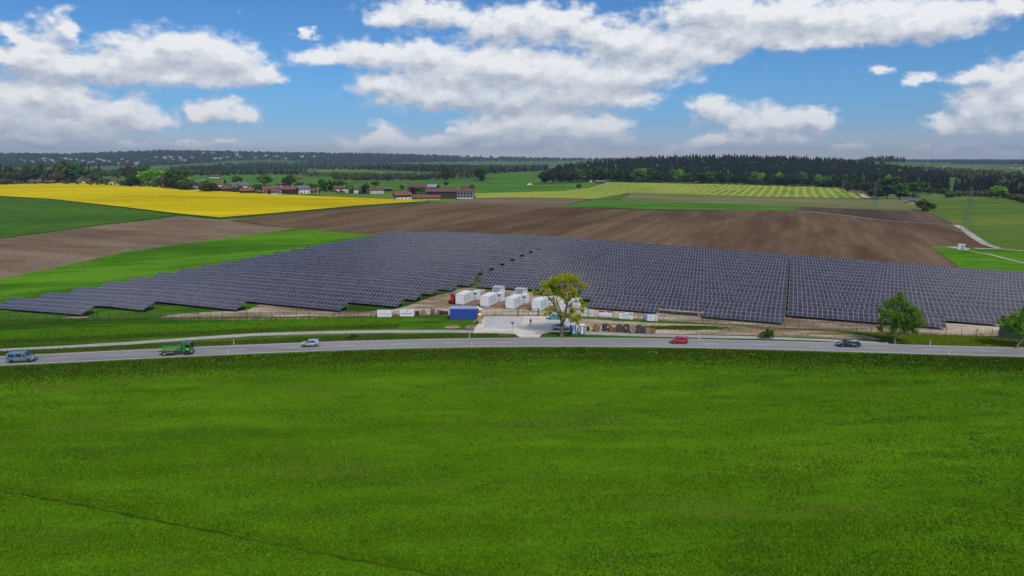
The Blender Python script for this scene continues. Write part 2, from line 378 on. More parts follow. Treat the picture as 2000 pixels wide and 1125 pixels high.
PLOUGH = field('ploughed_soil', [(0.082, 0.050, 0.029), (0.132, 0.085, 0.050), (0.18, 0.124, 0.077)], 0.010, 0.05, 0.7, ang=-SA, stretch=(1.6, 0.22), rows=(9.0, -SA, (0.105, 0.066, 0.042), 0.35))
PLOUGHD = field('dark_soil', [(0.075, 0.050, 0.036), (0.105, 0.070, 0.050), (0.14, 0.095, 0.070)], 0.012, 0.05, 0.7, ang=-SA, stretch=(1.6, 0.22), rows=(9.0, -SA, (0.085, 0.055, 0.04), 0.35))
TILTH = field('pale_tilth', [(0.13, 0.088, 0.058), (0.19, 0.135, 0.088), (0.24, 0.175, 0.12)], 0.012, 0.06, 0.7, ang=R(70), stretch=(1.4, 0.3))
WHEAT = field('young_wheat', [(0.040, 0.100, 0.012), (0.056, 0.130, 0.016), (0.076, 0.155, 0.020)], 0.012, 0.06, 0.8)
RAPE = field('rape_bloom', [(0.40, 0.31, 0.003), (0.54, 0.42, 0.004), (0.62, 0.49, 0.006)], 0.006, 0.04, 0.6, stretch=(0.25, 1.5), bump=0.3)
RAPESIDE = plain('rape_stems', (0.045, 0.075, 0.012), 0.9)
MOWN = field('mown_hay', [(0.15, 0.22, 0.020), (0.20, 0.27, 0.026), (0.26, 0.31, 0.04)], 0.008, 0.03, 0.4, ang=-SA, stretch=(1.0, 0.3), rows=(10.0, -SA, (0.34, 0.36, 0.085), 1.0))
OLIVE = field('sprouting_field', [(0.12, 0.13, 0.045), (0.16, 0.165, 0.065), (0.20, 0.20, 0.085)], 0.010, 0.04, 0.5, ang=R(78), stretch=(1.5, 0.3))
MID = field('fresh_green', [(0.045, 0.130, 0.018), (0.070, 0.175, 0.022), (0.10, 0.21, 0.03)], 0.010, 0.05, 0.6, stretch=(0.4, 1.5))
PALEGREEN = field('pale_meadow', [(0.10, 0.15, 0.022), (0.14, 0.20, 0.030), (0.18, 0.24, 0.042)], 0.010, 0.05, 0.6, stretch=(0.4, 1.5))
BRIGHT = field('strip_green', [(0.040, 0.120, 0.006), (0.068, 0.185, 0.009), (0.11, 0.25, 0.016)], 0.016, 0.09, 1.2, ang=R(20), stretch=(0.5, 1.5))

# distant land cover first, the nearest last
drape('hillside_meadow', [(300,325),(420,318),(470,313),(560,314),(640,319),(560,322),(440,323),(340,328)], FARGREEN, 0.5, 90, dn=15)
drape('valley_meadow', [(330,345),(460,340),(620,346),(700,352),(640,372),(560,372),(470,362),(360,356)], MID, 0.2, 25)
drape('knoll_meadow', [(590,338),(620,332),(690,331),(760,336),(740,341),(650,342)], PALEGREEN, 0.2, 25, dn=15)
drape('farm_meadow', [(690,358),(800,352),(920,352),(1080,345),(1100,330),(1000,332),(940,345),(1060,358),(1180,356),(1180,358),(1120,372),(1000,382),(925,385),(900,378),(860,372),(740,372),(700,366)], MID, 0.2, 22)
drape('paddock', [(580,375),(640,372),(740,376),(800,377),(830,388),(920,390),(860,396),(840,395),(700,388),(640,384)], PALEGREEN, 0.24, 18)
drape('hay_meadow', [(925,378),(1000,376),(1100,373),(1150,367),(1185,356),(1300,358),(1480,361),(1640,366),(1690,388),(1480,384),(1235,376),(1160,389),(1000,386),(930,388)], MOWN, 0.22, 16)
drape('stubble_field', [(925,389),(1000,387),(1150,391),(1080,404),(1000,401),(860,397),(890,392)], TILTH, 0.25, 16)
drape('sprouting_field', [(1235,376),(1480,384),(1690,389),(1790,392),(1815,414),(1560,404),(1400,398),(1210,392)], OLIVE, 0.25, 16)
drape('green_strip', [(1080,404),(1160,391),(1210,392),(1400,398),(1562,403),(1552,412),(1300,410)], MID, 0.29, 14)
RIGHTM = field('grazed_meadow', [(0.060, 0.125, 0.018), (0.095, 0.155, 0.024), (0.15, 0.185, 0.038)], 0.006, 0.03, 0.6, ang=R(8), stretch=(0.25, 2.2))
drape('right_meadow', [(1822,388),(1900,385),(2080,402),(2080,500),(1945,487),(1890,455),(1868,440),(1812,415)], RIGHTM, 0.2, 14)
drape('rape_field', [(-60,366),(0,362),(100,359),(200,360),(300,366),(400,374),(500,380),(700,389),(840,395),(700,404),(560,417),(430,428),(340,419),(250,408),(100,391),(0,385),(-60,380)], RAPE, 0.2, 16, thick=1.1, side_mat=RAPESIDE)
drape('wheat_field', [(-80,382),(0,385),(100,391),(250,409),(345,421),(200,440),(0,467),(-80,480)], WHEAT, 0.2, 10, thick=0.4)
drape('fallow_field', [(-100,484),(0,467),(200,440),(345,424),(430,430),(578,447),(400,471),(250,492),(100,525),(0,546),(-100,570)], TILTH, 0.12, 9)
drape('ploughed_field', [(450,431),(560,418),(700,405),(842,397),(1000,401),(1100,405),(1300,411),(1450,411),(1560,412),(1680,424),(1760,434),(1870,440),(1893,458),(1935,487),(1880,486),(1818,481),(1872,522),(1880,530),(1540,512),(1060,478),(860,463),(780,463),(722,458),(580,447)], PLOUGH, 0.16, 9)
drape('upper_ploughed_field', [(1562,404),(1700,407),(1815,415),(1866,439),(1770,434),(1690,424),(1600,413),(1552,412)], PLOUGHD, 0.22, 10)
drape('grass_strip', [(-120,575),(0,546),(100,525),(250,492),(400,471),(580,447),(720,458),(790,458),(560,500),(330,545),(180,575),(60,602),(-120,640)], BRIGHT, 0.12, 7)
drape('corner_meadow', [(1818,481),(1880,486),(1935,488),(2060,490),(2060,560),(1880,530),(1872,521)], BRIGHT, 0.2, 7)
M_TRACK = field('gravel_track', [(0.30, 0.27, 0.21), (0.40, 0.37, 0.30), (0.48, 0.45, 0.38)], 0.05, 0.4, 3.0)
def ribbon(name, pts, width, mat, off, px=True, step=4.0, kind='structure'):
    W = [ground(*p)[:2] for a, b in zip(pts[:-1], pts[1:]) for p in dens([a, b], 20)[:max(1, int(math.hypot(b[0]-a[0], b[1]-a[1])/20))]] + [ground(*pts[-1])[:2]] if px else pts
    P = [W[0]]
    for p in W[1:]:
        if math.hypot(p[0]-P[-1][0], p[1]-P[-1][1]) > 0.6: P.append(p)
    vs, fs = [], []
    n = len(P)
    for k, p in enumerate(P):
        a = P[max(0, k-1)]; b = P[min(n-1, k+1)]; dx, dy = b[0]-a[0], b[1]-a[1]; L = math.hypot(dx, dy) or 1; nx, ny = -dy/L, dx/L
        wd = width[0] + (width[1]-width[0])*k/(n-1) if isinstance(width, tuple) else width
        for sgn in (-1, 1):
            x, y = p[0] + nx*sgn*wd/2, p[1] + ny*sgn*wd/2; vs.append((x, y, gz(x, y) + off))
        if k: fs.append((2*k-2, 2*k-1, 2*k+1, 2*k))
    mb = MB(); mb.add(vs, fs); o = mb.build(name, mat)
    if kind: o['kind'] = kind
    return o
ribbon('farm_track', [(1560,412.5),(1640,420),(1700,428),(1760,434),(1830,438),(1868,440.5)], 1.6, M_TRACK, 0.32)
ribbon('farm_track', [(1866,440),(1880,447),(1900,462),(1925,478),(1950,486)], 4.5, M_TRACK, 0.30)
ribbon('farm_track', [(1903,486),(1950,487),(2000,491),(2060,494)], 3.2, M_TRACK, 0.28)
ribbon('farm_track', [(1893,491),(1930,497),(2000,515),(2060,532)], 1.8, M_TRACK, 0.26)
ribbon('farm_track', [(842,397),(920,401),(1000,402.5),(1080,405),(1160,407.5)], 1.4, M_TRACK, 0.34)
ribbon('farm_track', [(1678,378),(1690,386),(1710,390),(1760,391.5),(1800,394)], 6, M_TRACK, 0.5)
drape('gravel_pad', [(1845,482),(1870,482.5),(1895,486),(1890,490),(1868,487)], M_TRACK, 0.26, 4)

# --- near ground: meadow between road and drone, verge, yard
MEADOW = field('foreground_grass', [(0.040, 0.095, 0.003), (0.075, 0.180, 0.004), (0.120, 0.235, 0.008)], 0.022, 0.16, 2.2, ang=R(4), stretch=(0.30, 1.5), bump=0.9, bdist=0.2, lim=(0.85, 1.65),
               patch=((0.095, 0.15, 0.012), 0.05, 0.53, 0.70, (0.5, 1.6)))
TOPX = [(0,698),(250,686),(500,672.5),(750,663.7),(1000,659.5),(1250,662),(1500,666),(1750,672.5),(2000,680)]
BOTX = [(0,712.5),(250,703),(500,690),(750,683),(1000,678),(1250,679),(1500,683),(1750,690),(2000,697)]
tw = np.array([ground(*p)[:2] for p in TOPX]); bw = np.array([ground(*p)[:2] for p in BOTX])
pt = np.polyfit(tw[:, 0], tw[:, 1], 4); pb = np.polyfit(bw[:, 0], bw[:, 1], 4)
ROADW = 7.0
def road_y(x):
    xx = np.clip(x, -112, 116); y = (np.polyval(pt, xx) + np.polyval(pb, xx))/2
    sl = (np.polyval(np.polyder(pt), xx) + np.polyval(np.polyder(pb), xx))/2
    return float(y + sl*(x - xx))
def road_pt(x, off=0.0):                        # point at lateral offset (positive = far side)
    y0 = road_y(x); sl = (road_y(x + .5) - road_y(x - .5)); L = math.hypot(1, sl)
    return x - sl/L*off, y0 + off/L, math.atan2(sl, 1)
def strip(name, x0, x1, o0, o1, mat, z, step=3.0, parent=None, kind=None):
    n = max(1, int((x1 - x0)/step)); vs, fs = [], []
    for k in range(n + 1):
        x = x0 + (x1 - x0)*k/n
        for o in (o0, o1):
            a, b, _ = road_pt(x, o); vs.append((a, b, gz(a, b) + z))
        if k: fs.append((2*k-2, 2*k, 2*k+1, 2*k-1))
    o = MB().add(vs, fs).build(name, mat, parent)
    if kind: o['kind'] = kind
    return o
ASPH = field('road_asphalt', [(0.19, 0.183, 0.186), (0.23, 0.222, 0.226), (0.27, 0.262, 0.266)], 0.05, 0.3, 6.0, stretch=(0.15, 2.2), bump=0.2, bdist=0.01, rough=0.85)
PAINTW = plain('road_paint', (0.55, 0.54, 0.52), 0.7, var=0.15, scale=0.6)
road = strip('road', -240, 240, -ROADW/2 - .25, ROADW/2 + .25, ASPH, 0.06, kind='structure')
strip('edge_line', -240, 240, ROADW/2 - .32, ROADW/2 - .12, PAINTW, 0.066, parent=road)
strip('edge_line', -240, 240, -ROADW/2 + .12, -ROADW/2 + .32, PAINTW, 0.066, parent=road)
X0 = ground(967, 668.5)[0]
for k in range(-11, 12):
    xa = X0 + k*11.15
    if abs(xa) < 125: strip('centre_dash', xa, xa + 3.75, -.075, .075, PAINTW, 0.067, 2, parent=road)

def x_at(px, py): return ground(px, py)[0]
# foreground meadow: a finely uneven sheet
xs = np.concatenate([np.arange(-260, -120, 6.), np.arange(-120, 120, 0.8), np.arange(120, 261, 6.)]); js = np.concatenate([np.arange(0, 1, 0.0085)])
def meadow_far(x): return np.array([road_pt(q, -ROADW/2 - 0.4)[1] for q in x])
yf = meadow_far(xs); GX, JJ = np.meshgrid(xs, js); GY = yf[None, :] - 0.0 - JJ*(yf[None, :] + 60)
def fbm(x, y, f, seed, oct=3):
    rg = np.random.default_rng(seed); z = 0*x
    for o in range(oct):
        for _ in range(5):
            th = rg.uniform(0, 6.28); ph = rg.uniform(0, 6.28); k = f*2**o*rg.uniform(.7, 1.3); z = z + np.sin((x*math.cos(th) + y*math.sin(th))*k + ph)/(2**o*5)
    return z
dist = yf[None, :] - GY
bank = 0.75*sm(1.0, 5.5, dist)*(1 - 0.35*sm(9, 16, dist))
GZ = T(GX, GY) + 0.04 - bank + 0.16*fbm(GX, GY, .12, 3)*sm(2, 12, dist) + 0.05*fbm(GX, GY, .9, 4)*sm(1, 5, dist)
trk = ground(0, 952); tr2 = ground(840, 1112)
def seg_d(x, y, a, b):
    vx, vy = b[0]-a[0], b[1]-a[1]; L = math.hypot(vx, vy); return ((x - a[0])*vy - (y - a[1])*vx)/L
td = seg_d(GX, GY, trk, tr2)
GZ[0, :] = T(GX[0, :], GY[0, :]) + 0.05
nj, nx_ = GX.shape; idx = np.arange(nj*nx_).reshape(nj, nx_)
Fq = np.stack([idx[1:, :-1], idx[1:, 1:], idx[:-1, 1:], idx[:-1, :-1]], -1).reshape(-1, 4)
fg = np_mesh('meadow', np.stack([GX, GY, GZ], -1).reshape(-1, 3), Fq, MEADOW); struct(fg)
_co = np.empty(len(gr.data.vertices)*3, np.float32); gr.data.vertices.foreach_get('co', _co); _co = _co.reshape(-1, 3)
_k = (np.abs(_co[:, 0]) < 245) & (_co[:, 1] > -50) & (_co[:, 1] < np.interp(_co[:, 0], xs, yf) - 3)
_co[_k, 2] -= 2.0; gr.data.vertices.foreach_set('co', _co.ravel()); gr.data.update()      # the base sheet dips under the meadow
fg.data.polygons.foreach_set('use_smooth', np.ones(len(fg.data.polygons), dtype=bool))

VERGE = field('verge_grass', [(0.035, 0.065, 0.010), (0.065, 0.115, 0.012), (0.11, 0.15, 0.025)], 0.05, 0.3, 2.2, stretch=(0.4, 1.4), patch=((0.24, 0.21, 0.15), 0.5, 0.62, 0.74, (0.7, 1.3)))
BANKG = field('bank_grass', [(0.025, 0.068, 0.006), (0.050, 0.125, 0.008), (0.085, 0.175, 0.014)], 0.03, 0.22, 1.8, stretch=(0.4, 1.5), bump=0.8)
CPATH = field('path_asphalt', [(0.30, 0.285, 0.265), (0.35, 0.335, 0.31), (0.40, 0.385, 0.36)], 0.05, 0.4, 5.0, bump=0.15, bdist=0.01)
SOIL = field('site_soil', [(0.15, 0.10, 0.060), (0.30, 0.225, 0.15), (0.52, 0.44, 0.33)], 0.06, 0.32, 1.6, stretch=(0.35, 1.5), bump=0.8, patch=((0.050, 0.11, 0.010), 0.07, 0.60, 0.68, (0.5, 1.4)))
GRAVEL = field('yard_gravel', [(0.42, 0.385, 0.335), (0.53, 0.49, 0.43), (0.62, 0.58, 0.51)], 0.06, 0.3, 4.0, bump=0.3, bdist=0.03, patch=((0.63, 0.585, 0.49), 0.10, 0.52, 0.66))
PAVE = field('yard_paving', [(0.38, 0.37, 0.36), (0.45, 0.44, 0.43), (0.52, 0.51, 0.495)], 0.08, 0.5, 5.0, bump=0.2, bdist=0.02)
drape('site_grass', [(-200,660),(-60,700),(0,698),(250,686),(500,672.5),(750,663.7),(1000,659.5),(1250,662),(1500,666),(1750,672.5),(2000,680),(2100,684),(2100,520),(1540,505),(1060,470),(780,456),(560,500),(330,545),(180,575),(60,602),(-60,622)], BANKG, 0.0, 6)
drape('road_verge', [(-100,697),(0,690),(250,675),(500,657.5),(750,652),(900,652),(985,652),(1010,655),(1000,659.3),(750,663.5),(500,672.3),(250,685.8),(0,697.8),(-100,704)], VERGE, 0.045, 5)
drape('array_ground', [(60,600),(180,580),(330,549),(560,504),(780,460),(1060,472),(1540,507),(2090,548),(2090,630),(1900,622),(1540,606),(1150,590),(1080,572),(912,556),(840,572),(760,596),(640,600),(500,592),(300,598),(150,606)], field('shaded_grass', [(0.030, 0.045, 0.012), (0.045, 0.070, 0.016), (0.075, 0.10, 0.026)], 0.03, 0.2, 1.5), 0.025, 7)  # shade between and under the tables put into a darker grass colour
drape('soil_strip', [(300,624),(330,615),(420,609),(480,607),(515,592),(560,596),(640,606),(690,610),(760,606),(790,600),(830,585),(880,570),(912,560),(1000,567),(1080,576),(1135,594),(1143,600),(1300,603),(1370,608),(1540,612),(1640,620),(1860,632),(1952,634),(1952,661),(1850,657),(1700,649),(1500,639),(1300,626),(1140,619),(1075,618),(945,618),(926,644),(905,642),(930,624),(890,618),(740,621),(500,624)], SOIL, 0.04, 4)
drape('soil_patch', [(118,622),(140,619),(165,618.5),(175,620),(150,622.5)], SOIL, 0.05, 3)
drape('soil_bank', [(1128,622),(1200,627),(1290,631),(1330,633),(1420,636),(1500,641),(1620,648),(1690,655),(1722,664),(1600,660),(1480,655.5),(1250,651),(1130,647)], SOIL, 0.05, 4)
#drape('grass_patch', [(1255,636),(1290,634),(1350,635),(1400,638),(1408,642),(1370,645),(1310,645),(1262,643)], BANKG, 0.09, 3)
drape('bare_patch', [(866,641),(876,636),(892,636),(900,640),(890,643)], SOIL, 0.06, 2)
ribbon('cycle_path', [(-60,690),(0,685),(125,678.5),(250,671),(375,662),(500,654),(620,650),(750,648),(860,647.5),(928,648)], 2.6, CPATH, 0.075)
ribbon('cycle_path', [(1118,650),(1250,655),(1380,658),(1480,660),(1600,664.5),(1735,671)], (2.9, 1.6), CPATH, 0.085)
drape('gravel_yard', [(926,643),(946,618.5),(1070,618),(1090,624),(1118,622),(1129,638),(1126,648),(1076,650),(1058,653.5),(1053,660),(1016,660),(1005,653),(985,652),(925,652)], GRAVEL, 0.105, 3)
drape('paved_area', [(944,641),(950,621),(1022,620),(1018,641),(985,644)], PAVE, 0.125, 3)
drape('paved_area', [(1066,632),(1100,622),(1116,623),(1126,637),(1110,645),(1080,642)], PAVE, 0.125, 3)
# ================================================================== solar field
M_GLASS = bpy.data.materials.new('cell_glass'); M_GLASS.use_nodes = True
_t = NT(M_GLASS.node_tree); _b = _t.n['Principled BSDF']; _g = _t.new('ShaderNodeNewGeometry'); _oi = _t.new('ShaderNodeObjectInfo')
_f = _t.m('FRACT', _t.m('ADD', _g.outputs['Random Per Island'], _oi.outputs['Random']))
_t.put(_b.inputs['Base Color'], _t.mix(_f, (0.034, 0.030, 0.043, 1), (0.060, 0.054, 0.070, 1)))
_b.inputs['Roughness'].default_value = 0.22; _b.inputs['Specular IOR Level'].default_value = 0.5
M_FRAME = plain('module_frame', (0.33, 0.32, 0.35), 0.5, 0.2, var=0.06)
M_STEEL = plain('galvanised_steel', (0.36, 0.37, 0.38), 0.5, 0.5)
M_BACK = plain('module_back', (0.10, 0.10, 0.11), 0.7)
MW, ML, FRM, TILT = 1.13, 1.76, 0.045, R(21)
T0, PITCHR = 113.7, 9.6
CT, STL = math.cos(TILT), math.sin(TILT)
def tab_pt(s, t0, u, h=0.0):                     # point on a table plane: u metres up the slope, h metres off it
    t = t0 + u*CT - h*STL; x, y = xy_of(s, t); xr, yr = xy_of(s, t0 + 2.4)
    return np.array((x, y, gz(xr, yr) + 0.75 + u*STL + h*CT))
mm = MB()
def ring(w0, w1, l0, l1, z): return [(w0, l0, z), (w1, l0, z), (w1, l1, z), (w0, l1, z)]
hw, hl = MW/2, ML/2
mm.add(ring(-hw, hw, -hl, hl, 0) + ring(-hw + FRM, hw - FRM, -hl + FRM, hl - FRM, -0.006), [(0,1,5,4),(1,2,6,5),(2,3,7,6),(3,0,4,7)], 1)
mm.add(ring(-hw + FRM, hw - FRM, -hl + FRM, hl - FRM, -0.006), [(0,1,2,3)], 0)
mm.add(ring(-hw, hw, -hl, hl, 0) + ring(-hw, hw, -hl, hl, -0.04), [(0,4,5,1),(1,5,6,2),(2,6,7,3),(3,7,4,0)], 1)
mm.add(ring(-hw, hw, -hl, hl, -0.04), [(3,2,1,0)], 2)
ME_MODULE = bpy.data.meshes.new('module'); ME_MODULE.from_pydata(mm.v, [], mm.f); ME_MODULE.polygons.foreach_set('material_index', mm.m)
for q in (M_GLASS, M_FRAME, M_BACK): ME_MODULE.materials.append(q)
MV = np.array(mm.v); MF = np.array(mm.f); MMI = np.array(mm.m)
ME_POST = MB().box((0, 0, 0.5), (0.10, 0.10, 1.0)).mesh('post'); ME_POST.materials.append(M_STEEL)
BOUNDS = [-170, -134, -95, -60, 0, 36, 72]
ROWS = {0: [(-198, -163.8)], 1: [(-198, -153.9)], 2: [(-198, -131.9)], 3: [(-198, -106.5)], 4: [(-198, -95.3)], 5: [(-198, -95.3)],
        6: [(-198, -95.2), (-48.6, -30), (-29.6, -19.4), (-19, 0)], 7: [(-198, -93.7), (-57, 0), (.6, 35)], 8: [(-198, -92.6), (-90.3, 0), (.6, 48)], 9: [(-198, -95.6), (-94.0, 0), (.6, 62)]}
for j in range(10, 21): ROWS[j] = [(-198, -95.6), (-94.0, 0), (.6, 96)]
FRONT = {(0, -198), (1, -170), (2, -170), (3, -134), (4, -134), (5, -134), (6, -48.6), (6, -29.6), (6, -19), (7, .6), (8, -90.3), (8, 36), (1, -198), (0, -170), (9, 36)}
for j in sorted(ROWS):
    t0 = T0 + PITCHR*j; segs = []
    for (a, b) in ROWS[j]:
        cuts = [a] + [c for c in BOUNDS if a + 3 < c < b - 3] + [b]
        for c, d in zip(cuts[:-1], cuts[1:]): segs.append((c, d - (0.12 if d != b else 0)))
    for k, (a, b) in enumerate(segs):
        n = int(round((b - a)/MW)); rows = (1, 2) if (j == 6 and a == -29.6) else (0, 1, 2)
        if j == 6 and a == -29.6: pass
        right = len(segs) - k
        root = thing('solar_table', f'{ordinal(k)} solar panel table from the left in the {ordinal(j)} row behind the fence', 'solar panels', tuple(float(c) for c in (*xy_of((a + b)/2, t0), gz(*xy_of((a + b)/2, t0)))), 0, 'solar panel tables in rows')
        bpy.context.view_layer
        off = Vector(root.location)
        single = any(abs(a - f[1]) < 0.5 and f[0] == j for f in FRONT)
        Vs, Fs, Ms = [], [], []
        mw = (b - a)/n
        for c in range(n):
            sc = a + (c + .5)*mw
            pl = tab_pt(sc - MW/2, t0, 0); pr_ = tab_pt(sc + MW/2, t0, 0); ex = (pr_ - pl); ex /= np.linalg.norm(ex); sq = mw/MW
            p0 = tab_pt(sc, t0, 0); p1 = tab_pt(sc, t0, 1); ey = p1 - p0; ey = ey - ex*ey.dot(ex); ey /= np.linalg.norm(ey); ez = np.cross(ex, ey)
            for r_ in rows:
                o_ = tab_pt(sc, t0, (r_ + .5)*ML)
                if single:
                    ob = link('module', ME_MODULE, None, root)
                    M = Matrix(((ex[0]*sq, ey[0], ez[0], o_[0] - off[0]), (ex[1]*sq, ey[1], ez[1], o_[1] - off[1]), (ex[2]*sq, ey[2], ez[2], o_[2] - off[2]), (0, 0, 0, 1)))
                    ob.matrix_local = M
                else:
                    Fs.append(MF + len(Vs)*len(MV)); Vs.append(MV[:, :1]*ex*sq + MV[:, 1:2]*ey + MV[:, 2:]*ez + o_ - np.array(off)); Ms.append(MMI)
        if not single:
            ob = np_mesh('module_field', np.vstack(Vs), np.vstack(Fs), [M_GLASS, M_FRAME, M_BACK], root, np.concatenate(Ms)); ob['kind'] = 'stuff'
        # posts and rails
        L = b - a; npst = max(2, int(L/4.2) + 1); rail = MB(); rear = MB()
        for q in range(npst):
            s_ = a + 0.6 + (L - 1.2)*q/(npst - 1)
            lo, hi = tab_pt(s_, t0, (0.55 if rows[0] == 0 else 2.2), -0.14), tab_pt(s_, t0, 4.5, -0.14)
            for pnt in (lo, hi):
                zg = gz(pnt[0], pnt[1]) - 0.15; hh = pnt[2] - zg
                if single:
                    po = link('post', ME_POST, None, root); po.location = Vector((pnt[0], pnt[1], zg)) - off; po.scale = (1, 1, hh); po.rotation_euler = (0, 0, -SA)
                else: rear.box((pnt[0] - off[0], pnt[1] - off[1], zg - off[2] + hh/2), (.1, .1, hh))
            rail.tube(Vector(lo) - off, Vector(hi) - off, .05, n=4)
        for u in (0.55 if rows[0] == 0 else 2.2, 4.5):
            for q in range(npst - 1):
                sa, sb = a + (L)*q/(npst - 1), a + (L)*(q + 1)/(npst - 1)
                rail.tube(Vector(tab_pt(sa, t0, u, -.09)) - off, Vector(tab_pt(sb, t0, u, -.09)) - off, .045, n=4)
        if not single:
            rail.v, rail.f, rail.m = rail.v + rear.v, rail.f + [tuple(i + len(rail.v) for i in f) for f in rear.f], rail.m + rear.m
        rail.build('support_frame', M_STEEL, root)

# ================================================================== fence round the field
M_FPOST = plain('fence_post_grey', (0.045, 0.05, 0.045), 0.6)
M_WIRE = plain('fence_wire', (0.16, 0.165, 0.15), 0.6)
ME_FP = MB().box((0, 0, 1.05), (.075, .075, 2.1)).mesh('post'); ME_FP.materials.append(M_FPOST)
ME_FP.transform(Matrix.Identity(4))
def fence(label, P, spacing=2.9, braces=(), h=2.05, name='fence'):
    root = thing(name, label, 'fence', (P[0][0], P[0][1], gz(*P[0][:2])), 0, 'wire fence round the solar field'); off = Vector(root.location)
    pts = []
    d0 = 0.0
    for a, b in zip(P[:-1], P[1:]):
        L = math.hypot(b[0]-a[0], b[1]-a[1]); q = d0
        while q < L: pts.append((a[0] + (b[0]-a[0])*q/L, a[1] + (b[1]-a[1])*q/L)); q += spacing
        d0 = q - L
    pts.append(P[-1])
    wire = MB()
    for k, (x, y) in enumerate(pts):
        link('post', ME_FP, None, root, loc=Vector((x, y, gz(x, y) - .05)) - off)
        if k:
            a, b = pts[k-1], (x, y)
            for zz in [0.08 + 0.3*i for i in range(7)]:
                wire.tube(Vector((*a, gz(*a) + zz)) - off, Vector((*b, gz(*b) + zz)) - off, .008, n=3, cap=False)
            for i in range(1, 15):
                f = i/15; xx, yy = a[0] + (b[0]-a[0])*f, a[1] + (b[1]-a[1])*f; g_ = gz(xx, yy)
                wire.tube(Vector((xx, yy, g_ + .08)) - off, Vector((xx, yy, g_ + 1.9)) - off, .005, n=3, cap=False)
        if k in braces and 0 < k < len(pts) - 1:
            for nb in (pts[k-1], pts[k+1]):
                fx, fy = x + (nb[0]-x)*.5, y + (nb[1]-y)*.5
                MB().tube(Vector((x, y, gz(x, y) + 1.8)) - off, Vector((fx, fy, gz(fx, fy) + .02)) - off, .03, n=5).build('brace', M_FPOST, root)
    wb = wire.build('wire_mesh', M_WIRE, root)
    return root
def W(pts): return [ground(*p)[:2] for p in pts]
wl = [xy_of(-203, t) for t in np.arange(104, 322, 18)]
fl = W([(-90,631),(0,628),(150,626.5),(300,623.5),(500,622.5),(720,621),(876,618)])
fence('wire fence along the left grass bank from the road side to the blue container', fl, 3.05, braces=(19, 32))
fence('short wire fence between blue container and the entrance gate', W([(935,617.5),(1010,617.8)]), 2.0)
fence('wire fence with four banners and plain posts right of the gate', W([(1053,618),(1126,619.5),(1300,625.5),(1500,638),(1700,650),(1850,657),(1948,661)]), 3.1, braces=(21, 32, 42))
fence('wire fence behind the solar rows along the left meadow strip', [fl[0]] + wl, 3.2)
# closed gate of dark steel frames
g0, g1 = ground(1012, 618), ground(1051.5, 618)
gt = thing('entrance_gate', 'dark steel two-leaf entrance gate closing the container yard', 'gate', g0, math.atan2(g1[1]-g0[1], g1[0]-g0[0])); GL = math.hypot(g1[0]-g0[0], g1[1]-g0[1])
M_GATE = plain('gate_steel', (0.025, 0.028, 0.03), 0.5)
for x in (0, GL): MB().box((x, 0, 1.1), (.16, .16, 2.2)).build('gate_post', M_GATE, gt)
for i in (0, 1):
    a, b = (0.1, GL/2 - .04) if i == 0 else (GL/2 + .04, GL - .1)
    lf = MB()
    for z in (.18, 2.0): lf.box(((a + b)/2, 0, z), (b - a, .07, .08))
    for x in (a + .04, (a + b)/2, b - .04): lf.box((x, 0, 1.09), (.07, .066, 1.80))
    lfo = lf.build('gate_leaf', M_GATE, gt)
    br = MB()
    for q in range(1, 12): x = a + (b - a)*q/12; br.tube((x, 0, .2), (x, 0, 1.98), .009, n=4)
    br.build('bar_grid', M_GATE, lfo)
# dark screen at the right end of the fence
p0, p1 = ground(1950, 661), ground(1992, 664)
sc_ = thing('screen_fence', 'dark green screening fence panel behind the rightmost tree', 'fence', p0, math.atan2(p1[1]-p0[1], p1[0]-p0[0])); SL = math.hypot(p1[0]-p0[0], p1[1]-p0[1])
MB().box((SL/2, 0, 1.35), (SL, .04, 2.5)).build('screen_cloth', plain('screen_green', (0.02, 0.04, 0.035), 0.8), sc_)
for q in range(4): MB().box((SL*q/3, .06, 1.3), (.08, .08, 2.65)).build('post', M_FPOST, sc_)
